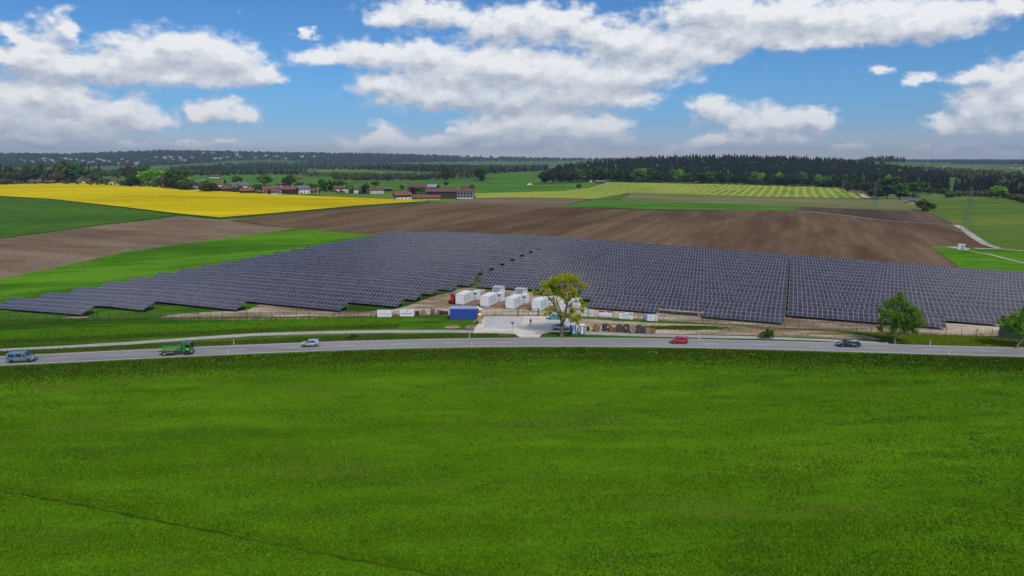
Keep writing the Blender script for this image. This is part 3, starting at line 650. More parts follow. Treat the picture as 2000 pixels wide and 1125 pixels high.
# ================================================================== yard objects
M_WHITE = plain('container_white', (0.70, 0.71, 0.72), 0.45, var=0.03, scale=0.8)
M_LGREY = plain('louvre_grey', (0.30, 0.31, 0.33), 0.5)
M_DGREY = plain('vent_dark', (0.05, 0.055, 0.06), 0.6)
M_ROOFG = plain('station_roof', (0.42, 0.44, 0.47), 0.5)
M_CONC = plain('concrete', (0.42, 0.41, 0.38), 0.8, bump=0.2, scale=4)
YAW = -SA                                        # yard things stand square to the rows
def battery(sx, label, k):
    x, y = xy_of(sx, 163.4 + 3.05); r = thing('battery_container', label, 'container', (x, y, gz(x, y) + .04), YAW, 'white battery containers in the yard')
    Lc, Wc, Hc = 6.06, 2.44, 2.75                # local y runs along the container
    b = MB().box((0, 0, .2 + Hc/2), (Wc - .06, Lc - .06, Hc - .06)); bevel(b.build('body', M_WHITE, r), .02)
    fr = MB()
    for sxx in (-1, 1):
        for syy in (-1, 1): fr.box((sxx*(Wc/2 - .06), syy*(Lc/2 - .06), .2 + Hc/2), (.13, .13, Hc))
        fr.box((sxx*(Wc/2 - .04), 0, .2 + Hc - .07), (.10, Lc - .27, .14)); fr.box((sxx*(Wc/2 - .04), 0, .28), (.10, Lc - .27, .14))
    for syy in (-1, 1): fr.box((0, syy*(Lc/2 - .04), .2 + Hc - .07), (Wc - .27, .10, .14)); fr.box((0, syy*(Lc/2 - .04), .28), (Wc - .27, .10, .14))
    fr.build('corner_frame', M_WHITE, r)
    for q in range(5):                           # doors along the east side, each with its vent
        yy = -Lc/2 + .62 + q*1.2
        d = MB().box((Wc/2 + .012, yy, .2 + Hc/2), (.05, 1.10, Hc - .42)).build('side_door', M_WHITE, r)
        if q < 4:
            v = MB()
            for z in (2.35, 1.55): v.box((Wc/2 + .045, yy - .28, z), (.04, .2, .6))
            v.box((Wc/2 + .045, yy - .25, .85), (.04, .22, .16)); v.build('vent', M_DGREY, d)
        MB().box((Wc/2 + .05, yy + .45, 1.3), (.05, .05, 1.1)).build('latch_bar', M_LGREY, d)
    e = MB().box((0, -Lc/2 - .006, .2 + Hc/2), (Wc - .34, .04, Hc - .38)).build('end_wall', M_WHITE, r)
    MB().box((.15, -Lc/2 - .035, 1.75), (.28, .03, .22)).build('plate', M_LGREY, e)
    for syy in (-1, 0, 1): MB().box((0, syy*(Lc/2 - .35), .06), (Wc + .1, .5, .28)).build('footing', M_CONC, r)
def inverter(sx, label):
    x, y = xy_of(sx, 163.4 + 8.6); r = thing('inverter_cabinet', label, 'cabinet', (x, y, gz(x, y) + .04), YAW, 'white inverter cabinets behind the containers')
    bevel(MB().box((0, 0, 1.35), (1.75, 2.3, 2.2)).build('cabinet', M_WHITE, r), .02)
    MB().box((0, 0, 2.49), (1.85, 2.4, .08)).build('roof', M_WHITE, r)
    for q in range(3): MB().box((-.52 + q*.52, -1.17, 1.95), (.34, .04, .62)).build('vent', M_DGREY, r)
    for q in range(2): MB().box((-.4 + q*.8, -1.165, .85), (.5, .03, .3)).build('cable_box', M_LGREY, r)
    MB().box((0, 0, .1), (1.6, 2.1, .32)).build('footing', M_CONC, r)
def station(px, py, label):
    x, y, z = ground(px, py); r = thing('transformer_station', label, 'transformer', (x, y, z + .04), YAW, 'transformer stations behind the containers')
    MB().box((0, 0, 1.2), (2.9, 2.4, 2.3)).build('wall', M_WHITE, r)
    MB().box((0, 0, 2.43), (3.2, 2.7, .16)).build('roof', M_ROOFG, r)
    lv = MB().box((-.15, -1.215, 1.25), (2.2, .05, 1.9)).build('louvre_door', M_LGREY, r)
    sl = MB()
    for q in range(9): sl.box((-.15, -1.25, .45 + q*.2), (2.1, .03, .07))
    sl.build('louvre_slat', M_ROOFG, lv); MB().box((.98, -1.225, 1.2), (.06, .06, .25)).build('handle', M_DGREY, r)
names = ['leftmost white battery container, beside the red telehandler', 'second white battery container from the left, behind the blue container', 'middle white battery container of five, left of the gate leaves', 'white battery container directly behind the right gate leaf', 'rightmost white battery container, half hidden behind the yellow-green tree']
inames = ['white inverter cabinet behind the leftmost battery container', 'white inverter cabinet behind the second battery container', 'white inverter cabinet behind the middle battery container', 'white inverter cabinet behind the fourth battery container', 'white inverter cabinet glimpsed behind the yellow-green tree']
for k in range(5):
    battery(-82.5 + 7.42*k, names[k], k); inverter(-81.6 + 7.42*k, inames[k])
for (px, py, lab) in [(974,576,'grey-roofed transformer station left of the others, below the dark panel row'), (1018,580,'second grey-roofed transformer station from the left, behind the middle container'), (1067,583,'third grey-roofed transformer station, touching the tree crown in view'), (1119,588,'tall grey louvred transformer station behind the tree crown, rightmost of four')]: station(px, py, lab)

def at(px, py): return ground(px, py)
# blue site container, red and ochre cabins
x, y, z = at(905, 624.5)
M_BLUE = paint('container_blue', (0.025, 0.065, 0.33), 0.2, 0.5); M_BLUER = paint('container_blue_roof', (0.24, 0.38, 0.72), 0.2, 0.5)
r = thing('blue_container', 'plain blue steel site container on the grass beside the gravel yard', 'container', (x, y, z), 0.0)
MB().box((0, 1.22, 1.4), (6.6, 2.44, 2.7)).build('body', M_BLUE, r)
cr_ = MB()
for q in range(26): cr_.box((-3.15 + q*.252, -.015, 1.4), (.12, .04, 2.35))
cr_.build('corrugation', M_BLUE, r)
MB().box((0, 1.22, 2.80), (6.66, 2.56, .10)).build('roof', M_BLUER, r)
for q in (-1, 1): MB().box((q*3.25, -.03, 1.4), (.16, .08, 2.75)).build('corner_post', M_BLUE, r)
d = MB().box((3.32, 1.22, 1.4), (.05, 2.1, 2.4)).build('end_door', M_BLUE, r); MB().box((3.37, 1.0, 1.3), (.05, .06, 2.0)).build('lock_bar', M_LGREY, d)
def cabin(name, label, cat, px, py, w, dpt, h, mat, roofm, rz=0.0, band=None, group=None):
    x, y, z = at(px, py); r = thing(name, label, cat, (x, y, z + .1), rz, group)
    bevel(MB().box((0, dpt/2, h/2), (w, dpt, h - .2)).build('body', mat, r), .04)
    bevel(MB().box((0, dpt/2, h), (w + .08, dpt + .08, .22), taper=.86).build('roof', roofm, r), .03)
    dr = MB().box((0.0, -.02, h/2 - .05), (w*.52 if band else w*.7, .05, h - .55)).build('door', roofm if band else mat, r)
    MB().box((w*.2, -.06, h*.5), (.05, .05, .12)).build('handle', M_DGREY, dr)
    if band:
        for q in (-1, 1): MB().box((q*w*.43, -.012, h/2), (w*.13, .05, h - .4)).build('corner_panel', band, r)
        MB().box((0, -.055, h*.62), (.22, .02, .2)).build('emblem', band, dr)
    MB().box((0, dpt/2, 0.02), (w + .04, dpt + .04, .16)).build('skid', M_DGREY, r)
    return r
M_REDP = plain('cabin_red', (0.42, 0.012, 0.03), 0.5); M_OCH = plain('cabin_ochre', (0.42, 0.26, 0.075), 0.55); M_TW = plain('cabin_white', (0.72, 0.74, 0.75), 0.45, var=0.02); M_TB = plain('cabin_blue', (0.03, 0.14, 0.30), 0.5)
cabin('site_cabin', 'narrow red site cabin with white roof touching the blue container', 'cabin', 931.5, 619, 0.95, 1.2, 2.25, M_REDP, M_TW)
cabin('portable_toilet', 'ochre portable toilet standing just behind another ochre one', 'toilet', 938, 622, 0.75, 1.1, 2.2, M_OCH, M_TW, group='portable toilets')
cabin('portable_toilet', 'ochre portable toilet nearest the cycle path, on the gravel edge', 'toilet', 936.8, 632.5, 0.75, 1.1, 2.2, M_OCH, M_TW, group='portable toilets')
cabin('portable_toilet', 'white and blue portable toilet next to the tree trunk', 'toilet', 1120.5, 654.5, 1.1, 1.15, 2.25, M_TB, M_TW, .25, band=M_TB, group='portable toilets')
cabin('portable_toilet', 'white and blue portable toilet farther from the tree trunk', 'toilet', 1136.8, 655, 1.05, 1.15, 2.25, M_TB, M_TW, -.12, band=M_TB, group='portable toilets')

# blue skip with a tarpaulin
x, y, z = at(1084, 624); M_SKIP = paint('skip_blue', (0.06, 0.22, 0.52), 0.3, 0.5)
r = thing('waste_skip', 'open blue waste skip heaped with blue sheeting left of tree trunk', 'skip', (x, y, z + .12), .12)
sk = MB(); sk.add([(-1.9,-.8,1.15),(1.9,-.8,1.15),(1.9,.8,1.15),(-1.9,.8,1.15),(-1.0,-.7,0),(1.0,-.7,0),(1.0,.7,0),(-1.0,.7,0)], [(0,1,5,4),(1,2,6,5),(2,3,7,6),(3,0,4,7),(4,5,6,7)]); sk.build('tub', M_SKIP, r)
rim = MB()
for a_, b_ in (((-1.9,-.8),(1.9,-.8)),((1.9,-.8),(1.9,.8)),((1.9,.8),(-1.9,.8)),((-1.9,.8),(-1.9,-.8))): rim.tube((*a_,1.15),(*b_,1.15),.06)
rim.build('rim', M_SKIP, r)
hp = MB(); rg = random.Random(5); n1, n2 = 9, 5; vs = []
for i in range(n1):
    for j in range(n2):
        u, v = i/(n1-1)*2 - 1, j/(n2-1)*2 - 1; vs.append((u*1.8, v*.75, 1.12 + (1 - u*u)*(1 - v*v)*1.0 + rg.uniform(-.12, .15)*(1 - u*u)*(1 - v*v)))
hp.add(vs, [(i*n2 + j, (i+1)*n2 + j, (i+1)*n2 + j + 1, i*n2 + j + 1) for i in range(n1-1) for j in range(n2-1)]); hp.build('sheeting', plain('blue_sheeting', (0.14, 0.32, 0.62), 0.5, var=.2), r)
for q in (-1, 1): MB().tube((q*1.5, -.86, .9), (q*1.5, -.86, .55), .05).build('lifting_lug', M_DGREY, r)

# wheel helper: axis along local y
def wheel_mesh(rad, wid, rim_r=.62, n=20):
    ty = MB(); prof = [(rad*rim_r, -wid/2), (rad*.94, -wid/2), (rad, -wid*.36), (rad, wid*.36), (rad*.94, wid/2), (rad*rim_r, wid/2)]
    vs = [(p*math.cos(2*math.pi*k/n), w_, p*math.sin(2*math.pi*k/n)) for k in range(n) for p, w_ in prof]; m_ = len(prof)
    ty.add(vs, [(k*m_ + i, ((k+1) % n)*m_ + i, ((k+1) % n)*m_ + i + 1, k*m_ + i + 1) for k in range(n) for i in range(m_-1)])
    rm = MB()
    for sgn in (-1, 1):
        rm.tube((0, sgn*wid*.30, 0), (0, sgn*wid*.46, 0), rad*rim_r, rad*rim_r*.55, n)
        for k in range(5): g = 2*math.pi*k/5; rm.box((rad*.36*math.cos(g), sgn*wid*.46, rad*.36*math.sin(g)), (rad*.10, .02, rad*.10))
    return ty.mesh('tyre'), rm.mesh('rim')
M_TYRE = plain('tyre_rubber', (0.018, 0.018, 0.019), 0.85); M_RIM = plain('alloy_rim', (0.45, 0.45, 0.46), 0.35, 0.6); M_BLACK = plain('black_trim', (0.02, 0.02, 0.022), 0.5)
M_CARGLASS = glass_dark('car_glass'); M_LAMP = plain('lamp_clear', (0.7, 0.72, 0.75), 0.15, var=.02); M_TAIL = plain('lamp_red', (0.45, 0.02, 0.02), 0.3)
WM = {}
def wheels(root, pos, rad, wid, rim=M_RIM, rim_r=.62):
    key = (rad, wid, rim.name)
    if key not in WM:
        a, b = wheel_mesh(rad, wid, rim_r); a.materials.append(M_TYRE); b.materials.append(rim); WM[key] = (a, b)
    for (x, y) in pos:
        wl_ = bpy.data.objects.new('wheel', None); COL.objects.link(wl_); wl_.parent = root; wl_.location = (x, y, rad)
        link('tyre', WM[key][0], None, wl_); link('rim', WM[key][1], None, wl_)
def loft_body(prof, W_, zb, zr, top):            # outline in x,z; side walls lean in above the belt line
    def hwid(zz): return W_/2 - (W_/2 - top/2)*max(0, min(1, (zz - zb)/(zr - zb)))
    n = len(prof); vs = [(x, -hwid(z), z) for x, z in prof] + [(x, hwid(z), z) for x, z in prof]
    fs = [(k, (k+1) % n, n + (k+1) % n, n + k) for k in range(n)]
    mb = MB(); mb.add(vs, fs + [tuple(range(n-1, -1, -1)), tuple(range(n, 2*n))]); return mb, hwid
def car(name, label, px, py, flip, col, dims, prof, zb, zr, panes, ends, wheel, rimmat=M_RIM, roof_rails=False, group='cars on the road', rz=None, loc=None, cat='car', mirrors=None, lamps=None, spoiler=False):
    L, W_, top = dims
    X, Y, Z = at(px, py) if loc is None else loc
    if rz is None: _, _, rz = road_pt(X); Z += .062
    root = thing(name, label, cat, (X, Y, Z), rz + (math.pi if flip else 0), group)
    mb, hwid = loft_body(prof, W_, zb, zr, top); me = mb.mesh('body')
    bm = bmesh.new(); bm.from_mesh(me); bmesh.ops.triangulate(bm, faces=[f for f in bm.faces if len(f.verts) > 4]); bm.to_mesh(me); bm.free()
    body = link('body', me, col, root); bevel(body, .05, 2)
    for f in me.polygons: f.use_smooth = False
    for s_ in (-1, 1):
        for (xa, za, xb, zb_, xc, zc, xd, zd) in panes:
            P_ = [(xa, za), (xb, zb_), (xc, zc), (xd, zd)]
            vs = [(p, s_*(hwid(q) + .012), q) for p, q in P_] + [(p, s_*(hwid(q) - .03), q) for p, q in P_]
            MB().add(vs, [(0,1,2,3),(7,6,5,4),(0,4,5,1),(1,5,6,2),(2,6,7,3),(3,7,4,0)]).build('side_window', M_CARGLASS, root)
        if mirrors: MB().box((mirrors[0], s_*(W_/2 + .08), mirrors[1]), (.16, .2, .14)).build('mirror', col, root)
        MB().box((0, s_*(W_/2 - .01), prof[0][1] + .06), (L*.42, .06, .10)).build('sill', M_BLACK, root)
    for nm, (xa, za, xb, zb_) in ends:           # windscreen and rear window: quads across the car
        nx, nz = (zb_ - za), -(xb - xa); ln = math.hypot(nx, nz); sg = 1 if nx*(xa + xb) > 0 else -1; ox, oz = sg*nx/ln*.014, sg*nz/ln*.014
        if oz < 0: pass
        vs = []
        for k_ in (1, -2):
            for p, q, yy in ((xa, za, -1), (xa, za, 1), (xb, zb_, 1), (xb, zb_, -1)): vs.append((p + ox*k_, yy*(hwid(q) - .10), q + oz*k_))
        MB().add(vs, [(0,1,2,3),(7,6,5,4),(0,4,5,1),(1,5,6,2),(2,6,7,3),(3,7,4,0)]).build(nm, M_CARGLASS, root)
    fr_, re_ = max(p[0] for p in prof), min(p[0] for p in prof)
    lz = lamps or (.66, .80)
    for s_ in (-1, 1):
        bevel(MB().box((fr_ - .10, s_*(W_/2 - .24), lz[0]), (.24, .36, .16)).build('headlight', M_LAMP, root), .03)
        MB().box((re_ + .04, s_*(W_/2 - .14), lz[1]), (.12, .22, .26)).build('tail_light', M_TAIL, root)
    MB().box((fr_ - .03, 0, .42), (.12, W_*.62, .2)).build('grille', M_BLACK, root); MB().box((fr_ + .032, 0, .40), (.02, .5, .11)).build('number_plate', M_TW, root)
    MB().box((0, 0, .24), (L*.86, W_*.8, .16)).build('underbody', M_BLACK, root)
    xa, xr, rad, wid = wheel
    for x in (xa, xr):
        for s_ in (-1, 1): MB().tube((x, s_*(W_/2 - .14), rad + .02), (x, s_*(W_/2 + .006), rad + .02), rad + .055, n=20).build('wheel_arch', M_BLACK, root)
    wheels(root, [(x, s_*(W_/2 - wid/2 + .02)) for x in (xa, xr) for s_ in (-1, 1)], rad, wid, rimmat)
    if roof_rails:
        for s_ in (-1, 1): MB().tube((-1.5, s_*top*.44, zr + .05), (.45, s_*top*.44, zr + .05), .025).build('roof_rail', M_BLACK, root)
    if spoiler: MB().box((re_ + .28, 0, zr - .03), (.3, top*.9, .05)).build('spoiler', col, root)
    return root
# profiles run counter-clockwise from the rear bottom: (x, z), front is +x
HATCH = [(-1.85,.28),(1.78,.28),(1.86,.45),(1.84,.68),(1.62,.80),(1.0,.93),(.95,.95),(.28,1.38),(-.1,1.45),(-1.0,1.46),(-1.42,1.40),(-1.78,.98),(-1.87,.80),(-1.90,.5)]
car('silver_hatchback', 'silver small hatchback with black rear wheel driving along the road', 606, 676.5, True, paint('silver_paint', (0.52, 0.55, 0.60), .8, .3, .5), (3.8, 1.65, 1.18), HATCH, .92, 1.46,
    [(-.08,.96,-.06,1.36,.22,1.34,.78,.98), (-.98,.98,-.92,1.36,-.16,1.37,-.18,.97), (-1.44,1.02,-1.20,1.34,-1.04,1.36,-1.06,1.0)], [('windscreen', (.90,.98,.30,1.36)), ('rear_window', (-1.46,1.36,-1.76,1.01))], (1.18, -1.28, .30, .2), mirrors=(.72, 1.0), spoiler=True)
MINI = [(-1.72,.28),(1.66,.28),(1.76,.45),(1.74,.70),(1.45,.86),(.98,.97),(.32,1.42),(-.1,1.52),(-.95,1.51),(-1.38,1.42),(-1.66,1.0),(-1.74,.8),(-1.76,.5)]
car('red_hatchback', 'small bright red hatchback driving towards the yard entrance', 1326.5, 670.5, True, paint('red_paint', (0.50, 0.012, 0.022), .8, .3), (3.5, 1.64, 1.2), MINI, .95, 1.52,
    [(-.06,1.0,-.04,1.42,.24,1.38,.80,1.02), (-.95,1.02,-.90,1.42,-.14,1.43,-.16,1.01), (-1.38,1.08,-1.2,1.38,-1.02,1.41,-1.04,1.05)], [('windscreen', (.93,1.0,.34,1.40)), ('rear_window', (-1.42,1.38,-1.64,1.04))], (1.14, -1.24, .29, .19), mirrors=(.72, 1.02), spoiler=True)
WAGON = [(-2.28,.26),(2.12,.26),(2.24,.45),(2.22,.66),(1.85,.82),(1.15,.95),(.42,1.36),(.05,1.44),(-1.2,1.44),(-1.75,1.38),(-2.16,1.0),(-2.24,.85),(-2.28,.5)]
wg = car('black_estate_car', 'black estate car with green decal dots on its rear door', 1656, 677, True, paint('dark_blue_paint', (0.020, 0.027, 0.038), .9, .3, .2), (4.6, 1.8, 1.25), WAGON, .93, 1.44,
    [(.0,.98,.02,1.34,.34,1.32,.98,.99), (-.92,.99,-.88,1.34,-.08,1.35,-.10,.98), (-1.9,1.05,-1.72,1.30,-1.0,1.34,-1.03,1.0)], [('windscreen', (1.08,.97,.46,1.34)), ('rear_window', (-1.80,1.33,-2.14,1.03))], (1.38, -1.32, .32, .21), roof_rails=True, mirrors=(.85, 1.0))
M_LIME = plain('lime_decal', (0.10, 0.48, 0.03), .5)
for (dx, dz, rr) in ((-.75,.80,.09),(-.92,.68,.07),(-.70,.60,.09),(-.88,.50,.06),(-.62,.70,.05)): MB().tube((dx, .89, dz), (dx, .915, dz), rr, n=10).build('decal_dot', M_LIME, wg)
VAN = [(-2.42,.30),(2.18,.30),(2.34,.5),(2.30,.82),(2.05,1.05),(1.55,1.16),(1.48,1.20),(.72,1.86),(.45,1.95),(-2.0,1.96),(-2.30,1.88),(-2.42,1.1),(-2.45,.6)]
van = car('blue_van', 'grey-blue passenger van with tinted side windows at left edge of road', 44, 706.5, False, paint('van_blue', (0.16, 0.24, 0.28), .7, .35, .3), (4.9, 1.9, 1.6), VAN, 1.12, 1.96,
    [(.55,1.20,.60,1.74,.78,1.70,1.36,1.22), (-.72,1.20,-.70,1.76,.36,1.76,.38,1.20), (-2.05,1.22,-1.98,1.76,-.92,1.76,-.94,1.20)], [('windscreen', (1.46,1.24,.80,1.82)), ('rear_window', (-2.32,1.84,-2.41,1.25))], (1.52, -1.48, .34, .24), rimmat=M_BLACK, cat='van', mirrors=(1.25, 1.22), lamps=(.88, 1.0))
px_, py_, pz_ = at(1097, 644.5)
car('parked_car', 'silver hatchback parked on the gravel behind the tree trunk', 0, 0, False, MATS['silver_paint'], (4.2, 1.75, 1.2), [(p*1.1, q) for p, q in HATCH], .92, 1.46,
    [(-.08,.96,-.06,1.36,.26,1.34,.86,.98), (-1.08,.98,-1.0,1.36,-.18,1.37,-.2,.97), (-1.55,1.02,-1.32,1.34,-1.14,1.36,-1.16,1.0)], [('windscreen', (1.0,.98,.34,1.36)), ('rear_window', (-1.6,1.36,-1.92,1.01))], (1.32, -1.36, .31, .2), rz=-.02, loc=(px_, py_, pz_ + .13), mirrors=(.8, 1.0), group='cars')
# green drop-side truck
X, Y, Z = at(346, 692.5); _, _, rz = road_pt(X)
tr = thing('green_truck', 'green drop-side truck with yellow lettering heading right on road', 'truck', (X, Y, Z + .062), rz)
M_TG = paint('truck_green', (0.018, 0.17, 0.045), .5, .4); M_BED = plain('bed_floor', (0.30, 0.33, 0.24), .8); M_CH = plain('chassis_grey', (0.11, 0.11, 0.115), .6); M_YEL = plain('lettering_yellow', (0.50, 0.55, 0.03), .5)
cab, chw = loft_body([(1.35,.75),(3.0,.75),(3.12,1.0),(3.10,1.5),(2.85,2.35),(2.6,2.62),(1.5,2.66),(1.36,2.5)], 2.2, 1.5, 2.66, 1.95); cb_ = cab.build('cab', M_TG, tr); bevel(cb_, .06, 2)
for s_ in (-1, 1):
    P_ = [(1.95, 1.62), (2.0, 2.2), (2.62, 2.2), (2.84, 1.62)]; vs = [(p, s_*(chw(q) + .015), q) for p, q in P_] + [(p, s_*(chw(q) - .03), q) for p, q in P_]
    MB().add(vs, [(0,1,2,3),(7,6,5,4),(0,4,5,1),(1,5,6,2),(2,6,7,3),(3,7,4,0)]).build('side_window', M_CARGLASS, tr)
    MB().box((2.95, s_*1.24, 1.95), (.12, .16, .42)).build('mirror', M_BLACK, tr); MB().box((3.1, s_*.85, .78), (.12, .4, .2)).build('headlight', M_LAMP, tr)
    MB().box((2.35, s_*1.106, 1.30), (.55, .02, .22)).build('lettering', M_YEL, tr)
MB().add([(3.125,-.9,1.55),(3.125,.9,1.55),(2.875,.82,2.33),(2.875,-.82,2.33),(3.06,-.9,1.5),(3.06,.9,1.5),(2.8,.82,2.28),(2.8,-.82,2.28)], [(0,1,2,3),(7,6,5,4),(0,4,5,1),(1,5,6,2),(2,6,7,3),(3,7,4,0)]).build('windscreen', M_CARGLASS, tr)
MB().box((2.95, 0, .62), (.36, 2.15, .32)).build('bumper', M_CH, tr); MB().box((2.1, 0, 2.70), (.9, 1.2, .08)).build('roof_hatch', M_CH, tr)
MB().box((-.75, 0, .86), (5.3, .9, .24)).build('chassis', M_CH, tr); MB().box((-1.0, 0, 1.18), (4.3, 2.25, .12)).build('bed_floor', M_BED, tr)
for s_ in (-1, 1):
    b_ = MB().box((-1.0, s_*1.11, 1.46), (4.36, .06, .5)).build('side_board', M_TG, tr); MB().box((-2.75, s_*1.145, 1.46), (.75, .02, .28)).build('lettering', M_YEL, b_); MB().box((-.9, s_*1.145, 1.42), (2.3, .02, .10)).build('lettering', M_YEL, b_)
    MB().box((-1.0, s_*.98, .72), (1.6, .3, .42)).build('tool_box', M_CH, tr); MB().box((-2.1, s_*1.0, 1.02), (1.15, .34, .06)).build('mudguard', M_CH, tr)
for x_ in (-3.16, 1.16): MB().box((x_, 0, 1.46), (.06, 2.2, .5)).build('end_board', M_TG, tr)
MB().box((1.16, 0, 1.9), (.07, 2.1, .4)).build('headboard', M_TG, tr)
wheels(tr, [(2.15, s_*.92) for s_ in (-1, 1)] + [(-2.1, s_*.90) for s_ in (-1, 1)], .43, .28)
for s_ in (-1, 1): MB().tube((2.15, s_*.9, .45), (2.15, s_*1.103, .45), .52, n=20).build('wheel_arch', M_BLACK, tr)

# red telehandler behind the first container
x, y, z = at(888, 592); th = thing('telehandler', 'red telehandler with black cab beside the leftmost white container', 'telehandler', (x, y, z + .04), R(60))
M_RED = paint('machine_red', (0.50, 0.02, 0.015), .4, .4)
bevel(MB().box((0, 0, .95), (3.6, 1.3, .6)).build('chassis', M_RED, th), .05); bevel(MB().box((-1.2, -.35, 1.45), (1.4, .8, .6)).build('engine_cover', M_RED, th), .05)
cb_ = MB().box((.1, .48, 1.85), (1.3, .85, 1.3), taper=.88).build('cab', M_BLACK, th); MB().box((.1, .92, 1.95), (.95, .03, .75)).build('window', M_CARGLASS, cb_); MB().box((.1, .48, 2.53), (1.25, .85, .08)).build('roof', M_RED, cb_)
MB().tube((-1.7, -.25, 2.0), (1.9, -.25, 2.75), .18, .15, 6).build('boom', M_RED, th); bo = MB().tube((1.85, -.25, 2.75), (2.3, -.25, 2.1), .13, n=6).build('boom_head', M_RED, th)
MB().box((2.35, -.25, 1.95), (.12, 1.3, .5)).build('fork_carriage', M_RED, th)
for s_ in (-.45, .45): MB().box((2.9, -.25 + s_, 1.75), (1.1, .12, .06)).build('fork', M_DGREY, th)
wheels(th, [(a_, s_*.72) for a_ in (-1.15, 1.2) for s_ in (-1, 1)], .55, .42, M_RED)

# person walking on the gravel
x, y, z = at(1036.3, 636.5)
def skin_figure():
    J = {'pel':(0,0,.95),'ches':(0,.02,1.28),'neck':(0,.02,1.50),'head':(0,.03,1.60),'crown':(0,.03,1.73),
         'shl':(-.19,.02,1.43),'ell':(-.27,-.03,1.14),'wrl':(-.20,-.20,.98),'hal':(-.17,-.26,.96),'shr':(.19,.02,1.43),'elr':(.27,-.03,1.14),'wrr':(.20,-.20,.98),'har':(.17,-.26,.96),
         'hpl':(-.10,0,.90),'knl':(-.12,-.10,.50),'anl':(-.12,.0,.09),'tol':(-.13,-.17,.04),'hpr':(.10,0,.90),'knr':(.13,.02,.50),'anr':(.15,.16,.10),'tor':(.16,.02,.04)}
    E_ = [('pel','ches'),('ches','neck'),('neck','head'),('head','crown'),('ches','shl'),('shl','ell'),('ell','wrl'),('wrl','hal'),('ches','shr'),('shr','elr'),('elr','wrr'),('wrr','har'),('pel','hpl'),('hpl','knl'),('knl','anl'),('anl','tol'),('pel','hpr'),('hpr','knr'),('knr','anr'),('anr','tor')]
    Rd = {'pel':.15,'ches':.17,'neck':.06,'head':.095,'crown':.07,'shl':.085,'shr':.085,'ell':.055,'elr':.055,'wrl':.035,'wrr':.035,'hal':.035,'har':.035,'hpl':.10,'hpr':.10,'knl':.065,'knr':.065,'anl':.045,'anr':.045,'tol':.04,'tor':.04}
    ks = list(J); me = bpy.data.meshes.new('body'); me.from_pydata([J[k] for k in ks], [(ks.index(a), ks.index(b)) for a, b in E_], [])
    o = bpy.data.objects.new('body', me); COL.objects.link(o); md = o.modifiers.new('skin', 'SKIN'); md.use_smooth_shade = True
    for i, k in enumerate(ks): me.skin_vertices[0].data[i].radius = (Rd[k], Rd[k]*.8 if k in ('ches', 'pel') else Rd[k]); me.skin_vertices[0].data[i].use_root = (k == 'pel')
    o.modifiers.new('sub', 'SUBSURF').levels = 1; o.modifiers['sub'].render_levels = 2; return o
bpy.context.view_layer.update(); fig = skin_figure(); bpy.context.view_layer.update()
me = bpy.data.meshes.new_from_object(fig.evaluated_get(bpy.context.evaluated_depsgraph_get())); bpy.data.objects.remove(fig)
M_SKIN = plain('skin', (0.45, 0.27, 0.19), .6); M_CLOTH = plain('dark_clothes', (0.012, 0.013, 0.016), .9); M_SHORT = plain('dark_trousers', (0.03, 0.032, 0.04), .9); M_HAIR = plain('hair', (0.04, 0.028, 0.02), .8)
for q in (M_CLOTH, M_SKIN, M_SHORT, M_BLACK): me.materials.append(q)
for f in me.polygons:
    c = f.center
    f.material_index = 1 if (c.z > 1.50 or (abs(c.x) > .15 and .93 < c.z < 1.16 and c.y < -.06)) else (2 if (c.z < .96 and c.z > .52) else (3 if c.z < .13 else (1 if c.z < .46 else 0)))
    f.use_smooth = True
ps = thing('person', 'person in dark clothes standing alone on the pale gravel yard', 'person', (x, y, z + .11), R(10)); body = link('body', me, None, ps)
hair = MB(); vs = []
for i in range(7):
    for k in range(10):
        ph, g = math.pi/2*i/6, 2*math.pi*k/10; vs.append((.10*math.cos(ph)*math.cos(g), .03 + .112*math.cos(ph)*math.sin(g) + .012, 1.65 + .10*math.sin(ph)))
hair.add(vs, [(i*10 + k, i*10 + (k+1) % 10, (i+1)*10 + (k+1) % 10, (i+1)*10 + k) for i in range(6) for k in range(10)]); hair.build('hair', M_HAIR, ps)
MB().add([(-.02,-.085,1.60),(.02,-.085,1.60),(0,-.115,1.575),(0,-.08,1.64)], [(0,1,2),(0,2,3),(1,3,2),(0,3,1)]).build('nose', M_SKIN, ps)
for s_ in (-1, 1):
    hd = MB()
    for q in range(4): hd.tube((s_*(.15 + q*.012), -.27 - q*.004, .965 - q*.012), (s_*(.12 + q*.01), -.34, .955 - q*.014), .010, .008, 5)
    hd.tube((s_*.165, -.25, .99), (s_*.13, -.30, 1.01), .011, .009, 5); hd.build('hand_fingers', M_SKIN, ps)
for s_ in (-1, 1): MB().tube((s_*.036, -.078, 1.635), (s_*.036, -.088, 1.635), .012, n=6).build('eye', M_BLACK, ps)

# give-way sign seen from behind
x, y, z = at(1001, 650.5); sg = thing('road_sign', 'triangular give-way sign on a thin pole, seen from behind', 'sign', (x, y, z + .09))
MB().tube((0, 0, 0), (0, 0, 2.5), .035, n=8).build('pole', M_STEEL, sg)
MB().prism([(-.48, 2.55), (.48, 2.55), (0, 1.72)], -.05, -.035).build('sign_plate', plain('sign_back', (0.16, 0.17, 0.19), .5, .4), sg)
MB().box((0, .0, 2.3), (.5, .04, .05)).build('clamp', M_STEEL, sg)

